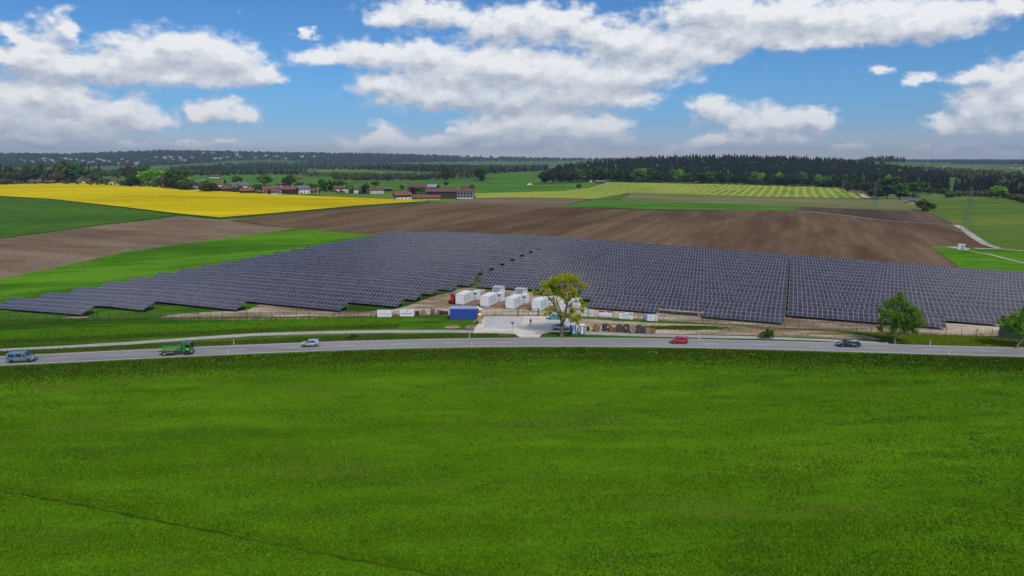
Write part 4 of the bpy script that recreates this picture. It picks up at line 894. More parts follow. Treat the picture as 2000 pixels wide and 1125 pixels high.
# cable drums beside the path
M_OAK = plain('drum_wood', (0.22, 0.135, 0.065), .85, var=.25, scale=3); M_OLD = plain('drum_wood_dark', (0.075, 0.060, 0.055), .85, var=.25, scale=3); M_PALE = plain('drum_wood_pale', (0.27, 0.20, 0.15), .85, var=.2, scale=3); M_RUST = plain('drum_rust', (0.25, 0.10, 0.035), .8, var=.3, scale=3); M_CABLE = plain('black_cable', (0.018, 0.018, 0.02), .6)
def drum(px, py, dia, wid, mat, label, yaw, inner=None, paper=False):
    x, y, z = at(px, py); r = thing('cable_drum', label, 'cable drum', (x, y, z + .05), yaw, 'cable drums in a row'); rad = dia/2
    for s_ in (-1, 1):
        fl_ = MB(); nP = 9                         # flange of planks
        fl_.tube((0, s_*wid/2 - .03, rad), (0, s_*wid/2 + .03, rad), rad, n=28); fo = fl_.build('flange', mat, r)
        for q in range(nP):
            c_ = -rad + (q + .5)*2*rad/nP; hh = math.sqrt(max(.01, (rad*.95)**2 - c_*c_))
            MB().box((c_, s_*(wid/2 + .045), rad), (2*rad/nP*.86, .03, 2*hh)).build('plank', mat, fo)
        MB().tube((0, s_*(wid/2 + .05), rad), (0, s_*(wid/2 + .09), rad), rad*.16, n=12).build('hub', inner or M_BLACK, r)
        if paper and s_ == -1: MB().box((.12*rad, -(wid/2 + .075), rad*1.25), (.26, .012, .36)).build('label_sheet', M_TW, r)
    MB().tube((0, -wid/2, rad), (0, wid/2, rad), rad*.55, n=20).build('barrel', mat, r); MB().tube((0, -wid/2 + .05, rad), (0, wid/2 - .05, rad), rad*.68, n=20).build('cable', M_CABLE, r)
for a_ in [(1165,647.2,1.55,.9,M_OAK,'orange-brown wooden cable drum, leftmost in the row by the path',.2,M_RUST),
           (1184,647.0,1.75,1.0,M_OLD,'dark cable drum with white label sheet, second from the left',.35,None,True),
           (1194,648.0,1.25,.7,M_RUST,'small rusty-brown drum wedged between two dark drums',.1,None),
           (1201,648.2,1.0,.7,M_OAK,'smallest light brown drum, front of the row',.5,None),
           (1210,648.4,1.75,.9,M_OLD,'grey-black cable drum right of the small brown drums',.1,None),
           (1222.5,649.0,1.8,1.1,M_OLD,'widest dark drum with a pale label sheet at its side',-.45,None,True),
           (1235.5,650.0,1.62,.8,M_PALE,'light tan wooden cable drum with round hub facing the road',.05,M_BLACK),
           (1249,650.4,1.85,1.0,M_OLD,'tall black-brown drum right of the light tan drum',.25,None),
           (1257,651.2,1.3,.9,M_OLD,'low dark drum lying against the tall black-brown one',-.3,None),
           (1265.5,651.6,1.35,.7,M_PALE,'pale greyish drum, second from the right end of row',.1,None),
           (1274,651.4,1.25,.8,M_OAK,'brown drum at the right end of the drum row',.3,None)]: drum(*a_)

# banners tied to the fence
def text(body, size, x, z, mat, parent, name='lettering', y=-.03, align='CENTER'):
    cu = bpy.data.curves.new(name, 'FONT'); cu.body = body; cu.size = size; cu.align_x = align; cu.align_y = 'CENTER'; cu.extrude = .002; cu.resolution_u = 2
    o = bpy.data.objects.new(name, cu); COL.objects.link(o); o.parent = parent; o.location = (x, y, z); o.rotation_euler = (R(90), 0, 0); cu.materials.append(mat)
    bpy.context.view_layer.update(); me = bpy.data.meshes.new_from_object(o.evaluated_get(bpy.context.evaluated_depsgraph_get()))
    bpy.data.objects.remove(o); o = link(name, me, mat, parent, loc=(x, y, z)); o.rotation_euler = (R(90), 0, 0); return o
M_BAN = plain('banner_white', (0.70, 0.70, 0.71), .6, var=.02); M_NAVY = plain('print_navy', (0.03, 0.04, 0.12), .6); M_PBLUE = plain('print_blue', (0.06, 0.11, 0.36), .6); M_MAR = plain('print_maroon', (0.32, 0.03, 0.085), .6); M_PG = plain('print_grey', (0.32, 0.32, 0.34), .6); M_TEAL = plain('print_teal', (0.20, 0.48, 0.46), .6); M_PRED = plain('print_red', (0.45, 0.05, 0.06), .6); M_DK = plain('print_dark', (0.03, 0.05, 0.055), .6)
def banner(px, py, label, wd=3.4, hh=1.75, lift=.25, dx=0.0, dy=-.25):
    x, y, z = at(px, py); a_, b_ = at(px - 14, py - .0), at(px + 14, py + (0 if px < 900 else 1.1)); rz = math.atan2(b_[1]-a_[1], b_[0]-a_[0])
    r = thing('banner', label, 'banner', (x, y - .2, z), rz, 'banners tied to the site fence'); 
    nx_, nz_ = 12, 5; mb = MB(); vs = []
    for sd in (0, .02):
        for i in range(nx_ + 1):
            for k in range(nz_ + 1): vs.append((-wd/2 + wd*i/nx_, sd + .004*math.sin(i*1.7 + k), lift + hh*k/nz_))
    q = nz_ + 1; h_ = (nx_ + 1)*q
    mb.add(vs, [(i*q + k, (i+1)*q + k, (i+1)*q + k + 1, i*q + k + 1) for i in range(nx_) for k in range(nz_)] + [(h_ + i*q + k + 1, h_ + (i+1)*q + k + 1, h_ + (i+1)*q + k, h_ + i*q + k) for i in range(nx_) for k in range(nz_)])
    mb.build('sheet', M_BAN, r)
    for s_ in (-1, 1): MB().box((s_*(wd/2 + .03), .06, 1.05), (.06, .06, 2.1)).build('post', M_FPOST, r)
    return r, lift, hh, wd
def bar(r, x, z, w_, h_, mat, name='print'): return MB().box((x, -.022, z), (w_, .016, h_)).build(name, mat, r)
for (px, py, lab, mtx) in [(751.5,620.6,'white banner with grey script emblem, left of the two by the soil strip',M_PG), (795,619.6,'white banner with dark emblem and navy line of text, right of the pair',M_NAVY)]:
    r, lf_, hh, wd = banner(px, py, lab, 3.6, 1.85)
    MB().tube((-.18,-.03,lf_+1.38),(-.1,-.03,lf_+1.16),.035,n=5).build('emblem', mtx, r); MB().tube((-.1,-.03,lf_+1.42),(.26,-.03,lf_+1.50),.035,n=5).build('emblem', mtx, r); MB().tube((.26,-.03,lf_+1.50),(.0,-.03,lf_+1.27),.035,n=5).build('emblem', mtx, r)
    for k_ in range(13): bar(r, -1.32 + k_*.22, lf_ + .82, .15, .17, mtx)
    for k_ in range(17): bar(r, -1.2 + k_*.15, lf_ + .48, .10, .08, M_PG)
r, lf_, hh, wd = banner(1147.5, 619.6, 'white banner with blue square emblem and blue word, beside the tree')
bar(r, -1.15, lf_ + 1.15, .58, .62, M_PBLUE, 'emblem'); bar(r, -1.15, lf_ + 1.22, .26, .12, M_BAN, 'emblem').location.y = -.012; bar(r, -1.15, lf_ + .62, .5, .06, M_PG)
text('Bayerngrund', .40, .42, lf_ + .86, M_PBLUE, r); bar(r, .2, lf_ + .18, .9, .06, M_PG); bar(r, .35, lf_ + 1.5, 1.9, .05, M_PG)
r, lf_, hh, wd = banner(1182.5, 622, 'white banner with maroon top band and gable notch, second from tree')
bar(r, 0, lf_ + hh - .2, wd - .02, .40, M_MAR); MB().prism([(-.62, lf_ + hh - .42), (0, lf_ + hh - .12), (.62, lf_ + hh - .42)], -.045, -.032).build('emblem', M_BAN, r); bar(r, 0, lf_ + .20, wd - .02, .18, M_MAR)
text('A H A S L M', .34, -.72, lf_ + .62, M_MAR, r)
for k_ in range(6): bar(r, .6 + k_*.19, lf_ + .58, .12, .10, M_PG)
r, lf_, hh, wd = banner(1222.5, 624.8, 'white banner with dark swoosh at top right, third from the tree')
bar(r, -1.0, lf_ + 1.58, 1.3, .11, M_DK); 
for k_ in range(5): MB().tube((.55 + k_*.2, -.03, lf_ + 1.62 - .022*k_*k_), (.75 + k_*.2, -.03, lf_ + 1.62 - .022*(k_+1)**2), .05 + .012*k_, n=5).build('emblem', M_DK, r)
for k_ in range(15): bar(r, -.95 + k_*.135, lf_ + 1.02, .105, .17, M_NAVY if k_ < 2 else M_DK)
for zz in (.46, .26):
    for k_ in range(14): bar(r, -1.0 + k_*.16, lf_ + zz, .11, .07, M_PG)
r, lf_, hh, wd = banner(1270.5, 628.2, 'white banner with blue left panel and teal strip, rightmost of four')
bar(r, 0, lf_ + hh - .12, wd - .02, .24, M_TEAL); bar(r, -1.28, lf_ + .74, .82, 1.46, M_PBLUE)
for zz in (1.25, .95, .4): bar(r, -1.28, lf_ + zz, .5, .08, M_BAN).location.y = -.012
for (a_, b_, c_, d_, m_) in [(-.15,1.02,.3,.3,M_PRED),(.95,1.08,.22,.14,M_PBLUE),(1.3,1.08,.22,.14,M_PBLUE),(.85,.74,.16,.18,M_PBLUE),(1.15,.70,.16,.2,M_PBLUE),(1.45,.72,.16,.22,M_PBLUE),(-.6,.66,.14,.16,M_PG),(-.15,.62,.16,.1,M_PG),(.25,.62,.16,.1,M_PG),(-.4,.28,.2,.14,M_PG),(.0,.28,.2,.14,M_PG),(1.0,.26,.5,.14,M_PRED),(1.45,.26,.2,.14,M_PRED)]: bar(r, a_, lf_ + b_, c_, d_, m_)

# building material stacked inside the fence
M_PAL = plain('pallet_wood', (0.28, 0.20, 0.115), .85, var=.2, scale=3); M_PIPE = plain('pipe_black', (0.025, 0.027, 0.03), .6)
def pallet_stack(px, py, label, nlay, load, lm):
    x, y, z = at(px, py); r = thing('material_stack', label, 'pallet', (x, y, z + .04), RNG.uniform(-.3, .3), 'stacked material by the fence')
    for k in range(nlay):
        for q in range(5): MB().box((-.5 + q*.25, 0, .13 + k*.16), (.18, 1.0, .03)).build('board', M_PAL, r)
        for q in (-1, 0, 1): MB().box((0, q*.42, .06 + k*.16), (1.1, .1, .10)).build('block', M_PAL, r)
    z0 = .15 + (nlay - 1)*.16
    if load == 'roll':
        for k in range(5): MB().tube((0, 0, z0 + k*.2), (0, 0, z0 + k*.2 + .19), .5 - .02*(k % 2), n=14).build('cable_coil', lm, r)
    elif load == 'bars':
        for q in range(6): MB().box((-.45 + q*.18, .0, z0 + .75), (.10, .8, 1.5 - .12*(q % 3))).build('bar', lm, r)
    else:
        for q in range(2): MB().box((0, 0, z0 + .2 + q*.38), (1.05 - .1*q, .9, .36)).build('carton', lm, r)
pallet_stack(815, 616.5, 'pallet with low dark coil beside the right white banner', 1, 'roll', M_PIPE)
pallet_stack(827, 613.5, 'pallet with tan cartons behind the fence near the banners', 2, 'box', M_PAL)
pallet_stack(845.5, 615.5, 'upright bundle of black bars on a pallet behind the fence', 1, 'bars', M_PIPE)
pallet_stack(857, 614.5, 'pallet of brown cartons right of the black bar bundle', 3, 'box', M_PAL)
pallet_stack(862.5, 615.8, 'low black coil on a pallet beside brown cartons', 1, 'roll', M_PIPE)
pallet_stack(871, 615, 'small dark carton stack left of the blue container', 1, 'box', M_PIPE)
pallet_stack(1110, 620, 'dark heap of cartons on a pallet behind the tree trunk', 1, 'box', M_PIPE)
# delineator posts
M_DW = plain('delineator_white', (0.72, 0.72, 0.72), .5, var=.02)
def delineator(px, py, label):
    x, y, z = at(px, py); r = thing('delineator_post', label, 'road post', (x, y, z - .05 if py > 680 else z), 0, 'white delineator posts along the road')
    MB().add([(-.07,-.06,0),(.07,-.06,0),(0,.07,0),(-.06,-.05,1.02),(.06,-.05,1.02),(0,.06,1.10)], [(0,1,4,3),(1,2,5,4),(2,0,3,5),(3,4,5),(0,2,1)]).build('body', M_DW, r)
    MB().add([(-.072,-.064,.66),(.072,-.064,.60),(0,.074,.60),(-.070,-.062,.88),(.068,-.060,.82),(0,.072,.82)], [(0,1,4,3),(1,2,5,4),(2,0,3,5),(3,4,5),(0,2,1)]).build('black_band', M_BLACK, r)
    MB().box((0, -.068, .74), (.05, .012, .12)).build('reflector', M_LAMP, r)
for (px, py, lab) in [(457,673.5,'delineator post on the verge right of the green truck'), (445.5,693.5,'delineator post on the near roadside below the truck'), (917,660,'delineator post on the verge left of the yard entrance'), (921.5,679.5,'delineator post on the near roadside opposite the blue container'),
                      (1365.5,663,'delineator post on the verge behind the red hatchback'), (1381,683,'delineator post on the near roadside right of the red hatchback'), (1816,674,'delineator post on the verge between the two green roadside trees'), (1853,693.5,'delineator post on the near roadside under the panel corner')]: delineator(px, py, lab)
# ================================================================== trees
M_BARK = plain('bark', (0.115, 0.088, 0.062), .95, var=.2, scale=4, bump=.4); M_BARKG = plain('bark_grey', (0.16, 0.145, 0.125), .95, var=.2, scale=4, bump=.4)
LEAF = {'green': leaf('leaf_green', (0.050, 0.13, 0.012), (0.115, 0.24, 0.025)), 'olive': leaf('leaf_olive', (0.075, 0.090, 0.022), (0.14, 0.16, 0.038)), 'brown': leaf('leaf_brown', (0.075, 0.068, 0.040), (0.135, 0.112, 0.060)),
        'yellow': leaf('leaf_yellow', (0.26, 0.28, 0.012), (0.48, 0.44, 0.03), .4), 'fresh': leaf('leaf_fresh', (0.11, 0.27, 0.018), (0.24, 0.47, 0.045), .45), 'dark': leaf('needle_dark', (0.0075, 0.011, 0.009), (0.017, 0.023, 0.015), .05),
        'far': leaf('leaf_far', (0.032, 0.062, 0.018), (0.072, 0.115, 0.030)), 'bush': leaf('leaf_bush', (0.06, 0.12, 0.016), (0.13, 0.20, 0.026)), 'hill': leaf('leaf_hill', (0.025, 0.045, 0.022), (0.050, 0.080, 0.032))}
def leaf_quads(cen, rad, n, size, rng, flat=1.0, shell=.45, gauss=False):
    """n leaf quads spread through blobs cen (k,3) of radius rad (k,)"""
    k = rng.choice(len(cen), n, p=(rad**2)/(rad**2).sum()); d = rng.normal(size=(n, 3)); d /= np.linalg.norm(d, axis=1)[:, None]
    rr = rng.uniform(0, 1, n)**shell
    if gauss: rr = np.abs(rng.normal(size=n))*.56 + .05
    c = cen[k] + d*(rad[k]*rr)[:, None]*np.array([1, 1, flat])
    a = rng.normal(size=(n, 3)) + d*.6; a /= np.linalg.norm(a, axis=1)[:, None]; b = np.cross(a, rng.normal(size=(n, 3))); b /= np.linalg.norm(b, axis=1)[:, None]; e = np.cross(a, b)
    s = size*rng.uniform(.6, 1.4, n)[:, None]
    V = np.stack([c - b*s - e*s*.55, c + b*s*.2 - e*s*.7, c + b*s + e*s*.5, c - b*s*.3 + e*s*.75], 1).reshape(-1, 3)
    return V, np.arange(4*n).reshape(n, 4)
def crown_proto(seed, nl=1000, lobes=14, size=.062, rx=.38, rz=.40, zc=.54, conical=False):
    rng = np.random.default_rng(seed)
    cen, rad = [], []
    for i in range(lobes):
        th = rng.uniform(0, 6.28); ph = rng.uniform(-1, 1); q = rng.uniform(.35, .8); w_ = math.sqrt(1 - ph*ph)
        cen.append((q*rx*w_*math.cos(th), q*rx*w_*math.sin(th), zc + q*rz*ph)); rad.append(rng.uniform(.12, .20))
    V, Fq = leaf_quads(np.array(cen), np.array(rad), nl, size, rng)
    me = bpy.data.meshes.new('crown'); me.from_pydata(V.tolist(), [], Fq.tolist())
    tk = MB(); tk.tube((0, 0, 0), (.004, .003, .38), .024, .016, 7)
    for c in cen[:7]: tk.tube((.004, .003, .30 + rng.uniform(0, .1)), c, .011, .003, 5)
    return me, tk.mesh('trunk')
def conifer_proto(seed, nl=700):
    rng = np.random.default_rng(seed); n = nl
    z = rng.uniform(.08, 1.0, n)**.9; rr = (1.02 - z)*.20*rng.uniform(.25, 1.1, n)*(0.8 + .25*np.sin(z*60)); th = rng.uniform(0, 6.28, n)
    c = np.stack([rr*np.cos(th), rr*np.sin(th), z], 1); o = np.stack([np.cos(th), np.sin(th), -.45 + 0*th], 1); o /= np.linalg.norm(o, axis=1)[:, None]
    b = np.stack([-np.sin(th), np.cos(th), 0*th], 1); s = (.05*(1.15 - z*.75)*rng.uniform(.6, 1.3, n))[:, None]
    V = np.stack([c - b*s*.45 - o*s*.4, c + b*s*.45 - o*s*.4, c + b*s*.3 + o*s, c - b*s*.3 + o*s], 1).reshape(-1, 3)
    me = bpy.data.meshes.new('crown'); me.from_pydata(V.tolist(), [], np.arange(4*n).reshape(n, 4).tolist())
    return me, MB().tube((0, 0, 0), (0, 0, .95), .016, .003, 6).mesh('trunk')
BROAD = [crown_proto(s) for s in (1, 2, 3, 4, 5)]; TALL = [crown_proto(s, rx=.26, rz=.42, zc=.54) for s in (11, 12)]; SPARSE = [crown_proto(s, nl=800, lobes=15, size=.05) for s in (21, 22)]; CONI = [conifer_proto(s) for s in (31, 32)]; BUSHP = [crown_proto(s, nl=700, lobes=9, size=.075, rx=.42, rz=.40, zc=.48) for s in (41, 42)]
for grp in (BROAD, TALL, SPARSE, CONI, BUSHP):
    for a_, b_ in grp: a_.materials.append(LEAF['green']); b_.materials.append(M_BARK)
def tree(loc, h, wid, kind, label, group, name='tree', seed=0):
    rg = random.Random(seed*31 + int(h*10))
    fam, lm = {'green': (BROAD, 'green'), 'fresh': (BROAD, 'fresh'), 'olive': (SPARSE, 'olive'), 'brown': (SPARSE, 'brown'), 'conifer': (CONI, 'dark'), 'tall': (TALL, 'far'), 'far': (BROAD, 'far'), 'bush': (BUSHP, 'bush')}[kind]
    cm, tm = rg.choice(fam); nat = {'conifer': .40}.get(kind, .92 if fam is BUSHP else (.62 if fam is TALL else .82))
    r = thing(name, label, 'bush' if kind == 'bush' else 'tree', loc, rg.uniform(0, 6.28), group); sx = wid*1.18/nat; r.scale = (sx, sx, h)
    t_ = link('trunk', tm, None, r); c_ = link('crown', cm, None, r); c_.material_slots[0].link = 'OBJECT'; c_.material_slots[0].material = LEAF[lm]; return r
def tree_px(px, by, ty, wpx, kind, label, group, name='tree'):
    x, y, z = ground(px, by); d_ = math.hypot(x, y)
    dep = y*math.cos(PITCH) - (z - CAMH)*math.sin(PITCH); m_ = dep/F
    return tree((x, y, z - .1), max(1.5, (by - ty)*m_), wpx*m_, kind, label, group, name, int(px))

# -- three trees beside the road, built limb by limb
def near_tree(label, px, py, scale, limbs, lobes, lm, nleaf, size, seed, bark=M_BARK, twig=90):
    x, y, z = at(px, py); r = thing('tree', label, 'tree', (x, y, z - .03)); rng = np.random.default_rng(seed); tk = MB(); tips = []
    for pts in limbs:
        dz_ = rng.uniform(-1.6, 1.6)
        P_ = [Vector((a*scale, dz_*(k/max(1, len(pts) - 1)) if len(pts) > 1 else 0, b*scale)) for k, (a, b, c) in enumerate(pts)]
        if pts[0][1] > 0 and pts is not limbs[0]: pass
        for k in range(len(P_) - 1):
            tk.tube(P_[k], P_[k+1], pts[k][2], pts[k+1][2], 9, cap=False)
        tips += P_[1:]
    cen = np.array([(a*scale, rng.uniform(-.45, .45)*(3.2 if c > 6 else 1.6), b*scale) for a, b, c in lobes]); rad = np.array([c*scale*1.18 for a, b, c in lobes])
    for q in range(twig):
        i = rng.integers(len(cen)); e_ = Vector(cen[i] + rng.normal(size=3)*rad[i]*.5); s_ = min(tips, key=lambda v: (v - e_).length + (0 if v.z < e_.z else 2)); m_ = s_.lerp(e_, .5) + Vector(rng.normal(size=3)*.2)
        tk.tube(s_, m_, .035, .024, 5, cap=False); tk.tube(m_, e_, .024, .008, 4, cap=False)
    tk.build('trunk', bark, r)
    sub = rng.integers(len(cen), size=len(cen)*4); c2 = cen[sub] + rng.normal(size=(len(sub), 3))*rad[sub][:, None]*np.array([.62, .62, .5]); r2 = rad[sub]*rng.uniform(.3, .6, len(sub))
    cen = np.vstack([cen, c2]); rad = np.concatenate([rad*.85, r2])
    V, Fq = leaf_quads(cen, rad, nleaf, size, rng, gauss=True); V[:, 2] = np.maximum(V[:, 2], .15); np_mesh('crown', V, Fq, LEAF[lm], r); return r
S_ = .1135
def cv(cx, cy): return ((cx - 435)/7.5, (1000 - cy)/7.5)
near_tree('tall tree in thin yellow-green spring leaf beside the yard entrance', 1097, 659, S_,
    [[(0,0,.52),(0,6,.40),(.5,22,.36),(1,31,.36)], [(*cv(442,770),.30),(*cv(390,660),.24),(*cv(345,590),.20),(*cv(318,500),.17),(*cv(308,390),.13),(*cv(300,280),.09),(*cv(270,190),.04)],
     [(*cv(318,505),.13),(*cv(262,430),.10),(*cv(212,372),.07),(*cv(120,355),.05),(*cv(50,345),.025)], [(*cv(425,690),.2),(*cv(410,590),.16),(*cv(370,480),.12),(*cv(345,420),.09),(*cv(390,280),.06),(*cv(390,170),.03)],
     [(*cv(455,770),.32),(*cv(485,660),.28),(*cv(492,560),.25),(*cv(512,460),.20),(*cv(545,360),.15),(*cv(560,270),.11),(*cv(525,170),.06),(*cv(540,110),.02)], [(*cv(500,560),.10),(*cv(580,480),.07),(*cv(660,400),.04),(*cv(730,470),.02)],
     [(*cv(480,690),.10),(*cv(560,640),.07),(*cv(620,680),.03)], [(*cv(556,290),.09),(*cv(620,220),.06),(*cv(700,200),.03)], [(*cv(360,620),.08),(*cv(290,590),.05),(*cv(240,610),.02)]],
    [(*cv(250,235),11),(*cv(180,215),8),(*cv(330,150),10),(*cv(400,125),9),(*cv(480,110),8),(*cv(570,140),10),(*cv(640,190),9),(*cv(710,220),7),(*cv(430,320),9),(*cv(330,300),8),(*cv(580,300),8),(*cv(600,370),9),(*cv(480,420),7),(*cv(670,350),7),(*cv(240,330),7),(*cv(120,345),6),(*cv(50,340),5),(*cv(250,600),7),(*cv(320,570),6),(*cv(590,610),9),(*cv(640,700),7),(*cv(560,700),6),(*cv(730,570),5),(*cv(745,520),4),(*cv(700,450),4),(*cv(440,650),6),(*cv(380,700),4),(*cv(480,250),6),(*cv(300,420),4)], 'yellow', 34000, .115, 5)
near_tree('full round fresh-green tree beside the road in front of the panels', 1747, 671.5, .1085,
    [[(0,0,.26),(.3,8,.22),(.5,17,.21)], [(.5,15,.16),(-7,28,.11),(-14,44,.07),(-20,58,.03)], [(.5,16,.18),(1,34,.14),(0,55,.09),(-2,80,.04)], [(.5,16,.16),(9,30,.11),(18,44,.07),(27,54,.03)], [(1,30,.1),(12,50,.07),(18,70,.03)], [(0,38,.09),(-12,60,.06),(-16,76,.03)]],
    [(-3,82,15),(12,80,13),(-17,78,13),(24,66,13),(-22,62,12),(30,50,12),(38,46,8),(-22,42,11),(-26,30,7),(2,60,15),(16,52,13),(-8,48,12),(4,38,11),(22,36,10),(34,34,8),(-12,30,8),(14,28,8),(-30,66,7),(3,92,9),(30,40,10)], 'fresh', 26000, .125, 6, M_BARKG, 70)
near_tree('green tree with leaning trunk cut by the right picture edge', 1984, 680, .108,
    [[(0,0,.28),(4,12,.22),(9,26,.18),(13,38,.15)], [(11,32,.13),(0,44,.09),(-12,50,.05),(-22,54,.02)], [(13,38,.12),(12,55,.09),(8,72,.04)], [(12,36,.12),(24,50,.08),(36,60,.04)], [(6,20,.08),(22,32,.06),(36,36,.02)]],
    [(-20,52,9),(-12,56,11),(0,64,12),(8,74,10),(12,60,14),(24,68,12),(34,58,13),(20,50,13),(-4,46,11),(-16,40,8),(-22,46,6),(8,44,10),(30,42,11),(42,48,10),(16,34,9),(-6,34,7),(2,28,6),(30,30,8),(14,80,7)], 'fresh', 22000, .125, 8, M_BARKG, 60)
sh = near_tree('loose green shrub on the verge in front of the bare soil bank', 1498, 662, .108, [[(0,0,.05),(-3,6,.04),(-8,15,.02)], [(0,0,.05),(0,8,.04),(1,19,.015)], [(1,0,.05),(5,8,.03),(10,15,.015)], [(-1,0,.04),(-7,6,.03),(-12,10,.01)]], [(-9,13,5),(-4,16,5),(2,16,5),(8,14,5),(11,10,4),(-12,8,4),(-3,8,6),(5,7,6),(0,12,6)], 'bush', 2600, .10, 15, M_BARK, 26)
sh.name = 'shrub'; sh['category'] = 'bush'
tree_px(690, 662, 650.5, 20, 'bush', 'low dark shrub on the verge right of the silver hatchback', 'roadside bushes', 'shrub')
tree_px(1148, 646.5, 636, 9, 'bush', 'small leafy sapling left of the cable drums', 'roadside bushes', 'shrub')

# -- village and field trees
VT = [(4,356,318,18,'conifer'),(24,357,322,36,'olive'),(44,358,330,32,'brown'),(70,356,318,42,'green'),(98,358,326,26,'brown'),(128,357,311,36,'olive'),(150,357,316,38,'green'),(168,352,316,12,'conifer'),(176,352,320,11,'conifer'),(196,350,319,11,'conifer'),(190,360,328,28,'olive'),(229,352,333,16,'green'),(113,359,334,24,'brown'),(250,350,316,34,'brown'),(283,348,318,24,'green'),(272,366,332,40,'green'),(300,367,325,42,'fresh'),(320,368,337,30,'brown'),(347,371,328,46,'green'),(364,373,342,30,'olive'),(332,369,340,30,'brown'),(405,376,348,36,'olive'),(414,376,358,24,'green'),(440,366,350,12,'conifer'),(463,360,342,18,'green'),(516,364,338,32,'fresh'),(505,374,358,20,'green'),(567,366,342,32,'green'),(586,368,354,16,'green'),(607,371,355,22,'olive'),(632,373,350,24,'green'),(645,373,350,20,'conifer'),(662,370,348,28,'green'),(684,378,356,17,'fresh'),(711,379,362,18,'conifer'),(715,374,358,18,'green'),(733,366,352,14,'green'),(806,380,364,22,'conifer'),(823,378,364,26,'green'),(873,353,324,20,'tall'),(936,353,328,22,'tall'),(942,354,341,14,'conifer'),(921,371,360,14,'olive'),(1131,369,357,10,'green'),(868,386,378,10,'green'),(872,362,354,10,'tall'),(885,374,366,9,'olive'),(786,371,361,12,'green'),(205,363,346,20,'green'),(238,364,350,18,'green'),(12,362,345,22,'olive'),(255,366,350,22,'brown'),(485,378,364,16,'olive'),(470,376,362,14,'green')]
for k, t_ in enumerate(sorted(VT)):
    kn = {'conifer': 'dark conifer', 'olive': 'thin-leaved olive tree', 'brown': 'bare brownish tree', 'green': 'leafy green tree', 'fresh': 'bright green tree', 'tall': 'slender pale green tree'}[t_[4]]
    tree_px(*t_, f'{ordinal(k)} tree from the left behind the rape field: a {kn}', 'village and farm trees')
RT = [(1655,376,347,18,'brown'),(1673,375,356,14,'tall'),(1712,389,364,30,'far'),(1732,390,360,36,'far'),(1757,390,358,40,'green'),(1700,380,352,30,'far'),(1744,378,342,40,'far'),(1790,384,350,36,'green'),(1775,390,374,22,'far'),(1805,412,388,30,'bush'),(1946,387,361,34,'fresh'),(1722,374,346,22,'green'),(1815,380,362,24,'far'),(1843,380,366,18,'green')]
for k, t_ in enumerate(sorted(RT)):
    tree_px(*t_, f'{ordinal(k)} tree from the left in the copse by the right field track', 'copse trees by the field track')
# -- trees along the edge of the dark wood
edge = [(1060,359),(1110,358),(1150,355.5),(1185,354.5),(1240,356),(1300,358),(1400,360),(1500,363),(1600,366),(1665,369),(1700,374)]
ex = [p[0] for p in edge]; ey_ = [p[1] for p in edge]; rg = random.Random(3)
for k, x_ in enumerate(np.arange(1066, 1692, 16.2)):
    xx = x_ + rg.uniform(-4, 4); by = float(np.interp(xx, ex, ey_)) - rg.uniform(0, 1.2); hh = rg.uniform(21, 31)
    kd = 'fresh' if k in (12, 16, 26, 33) else rg.choice(['green', 'far', 'far', 'tall'])
    tree_px(xx, by, by - hh, rg.uniform(19, 28), kd, f'{ordinal(k)} leafy tree from the left along the front of the dark spruce wood', 'leafy trees edging the wood')

# -- woods that read as one mass
town = [(8,306),(18,312),(31,314),(44,311),(49,315),(62,314),(66,315.5),(75,309),(86,308.5),(88,314),(97,311),(103,312),(104,315.5),(110,318),(107,320),(118,309),(128,309),(138,311),(150,309.5),(156,317),(163,312.5),(172,318),(178,316),(184,315),(190,310),(197,311),(204,313),(212,315),(218,319),(232,319),(240,310.5),(250,315),(262,318),(270,317.5),(287,312),(300,314),(305,306.5),(322,306.5),(324,311.5),(333,305.5),(336,312),(352,307),(355,313),(362,312.5),(377,308),(397,297.5),(415,298),(420,308.5),(430,308.5),(444,306),(463,301),(470,305),(500,306),(520,303),(541,305),(556,307.5),(590,305),(612,304),(905,303.5),(920,304),(948,304.5),(952,305),(968,304.5)]
HILLM = [(300,325),(420,318),(470,313),(560,314),(640,319),(560,322),(440,323),(340,328)]
def tier_conifer(rng):
    V, Fs = [], []
    for (z0, z1, r0) in ((.12, .48, .17), (.34, .70, .135), (.58, .86, .09), (.76, 1.0, .055)):
        b = len(V)
        for q in range(7): g = 2*math.pi*q/7 + z0*5; r_ = r0*rng.uniform(.75, 1.2); V.append((r_*math.cos(g), r_*math.sin(g), z0 + rng.uniform(-.03, .03)))
        V.append((0, 0, z1)); Fs += [(b + q, b + (q+1) % 7, b + 7) for q in range(7)]
    return np.array(V), np.array(Fs)
def blob_tree(rng):
    bm = bmesh.new(); bmesh.ops.create_icosphere(bm, subdivisions=2, radius=.5)
    V = np.array([v.co[:] for v in bm.verts]); Fs = np.array([[v.index for v in f.verts] for f in bm.faces]); bm.free()
    keep = rng.uniform(size=len(Fs)) < .82; Fs = Fs[keep]
    V = V*rng.uniform(.72, 1.22, len(V))[:, None]*np.array([.72, .72, .86]); V[:, 2] += .52
    return V, Fs
CP = [tier_conifer(np.random.default_rng(s)) for s in (1, 2, 3, 4)]; BP = [blob_tree(np.random.default_rng(s)) for s in (5, 6, 7, 8)]
def inpoly(px, py, poly):
    c = False; n = len(poly)
    for i in range(n):
        (x0, y0), (x1, y1) = poly[i], poly[i-1]
        if (y0 > py) != (y1 > py) and px < (x1 - x0)*(py - y0)/(y1 - y0) + x0: c = not c
    return c
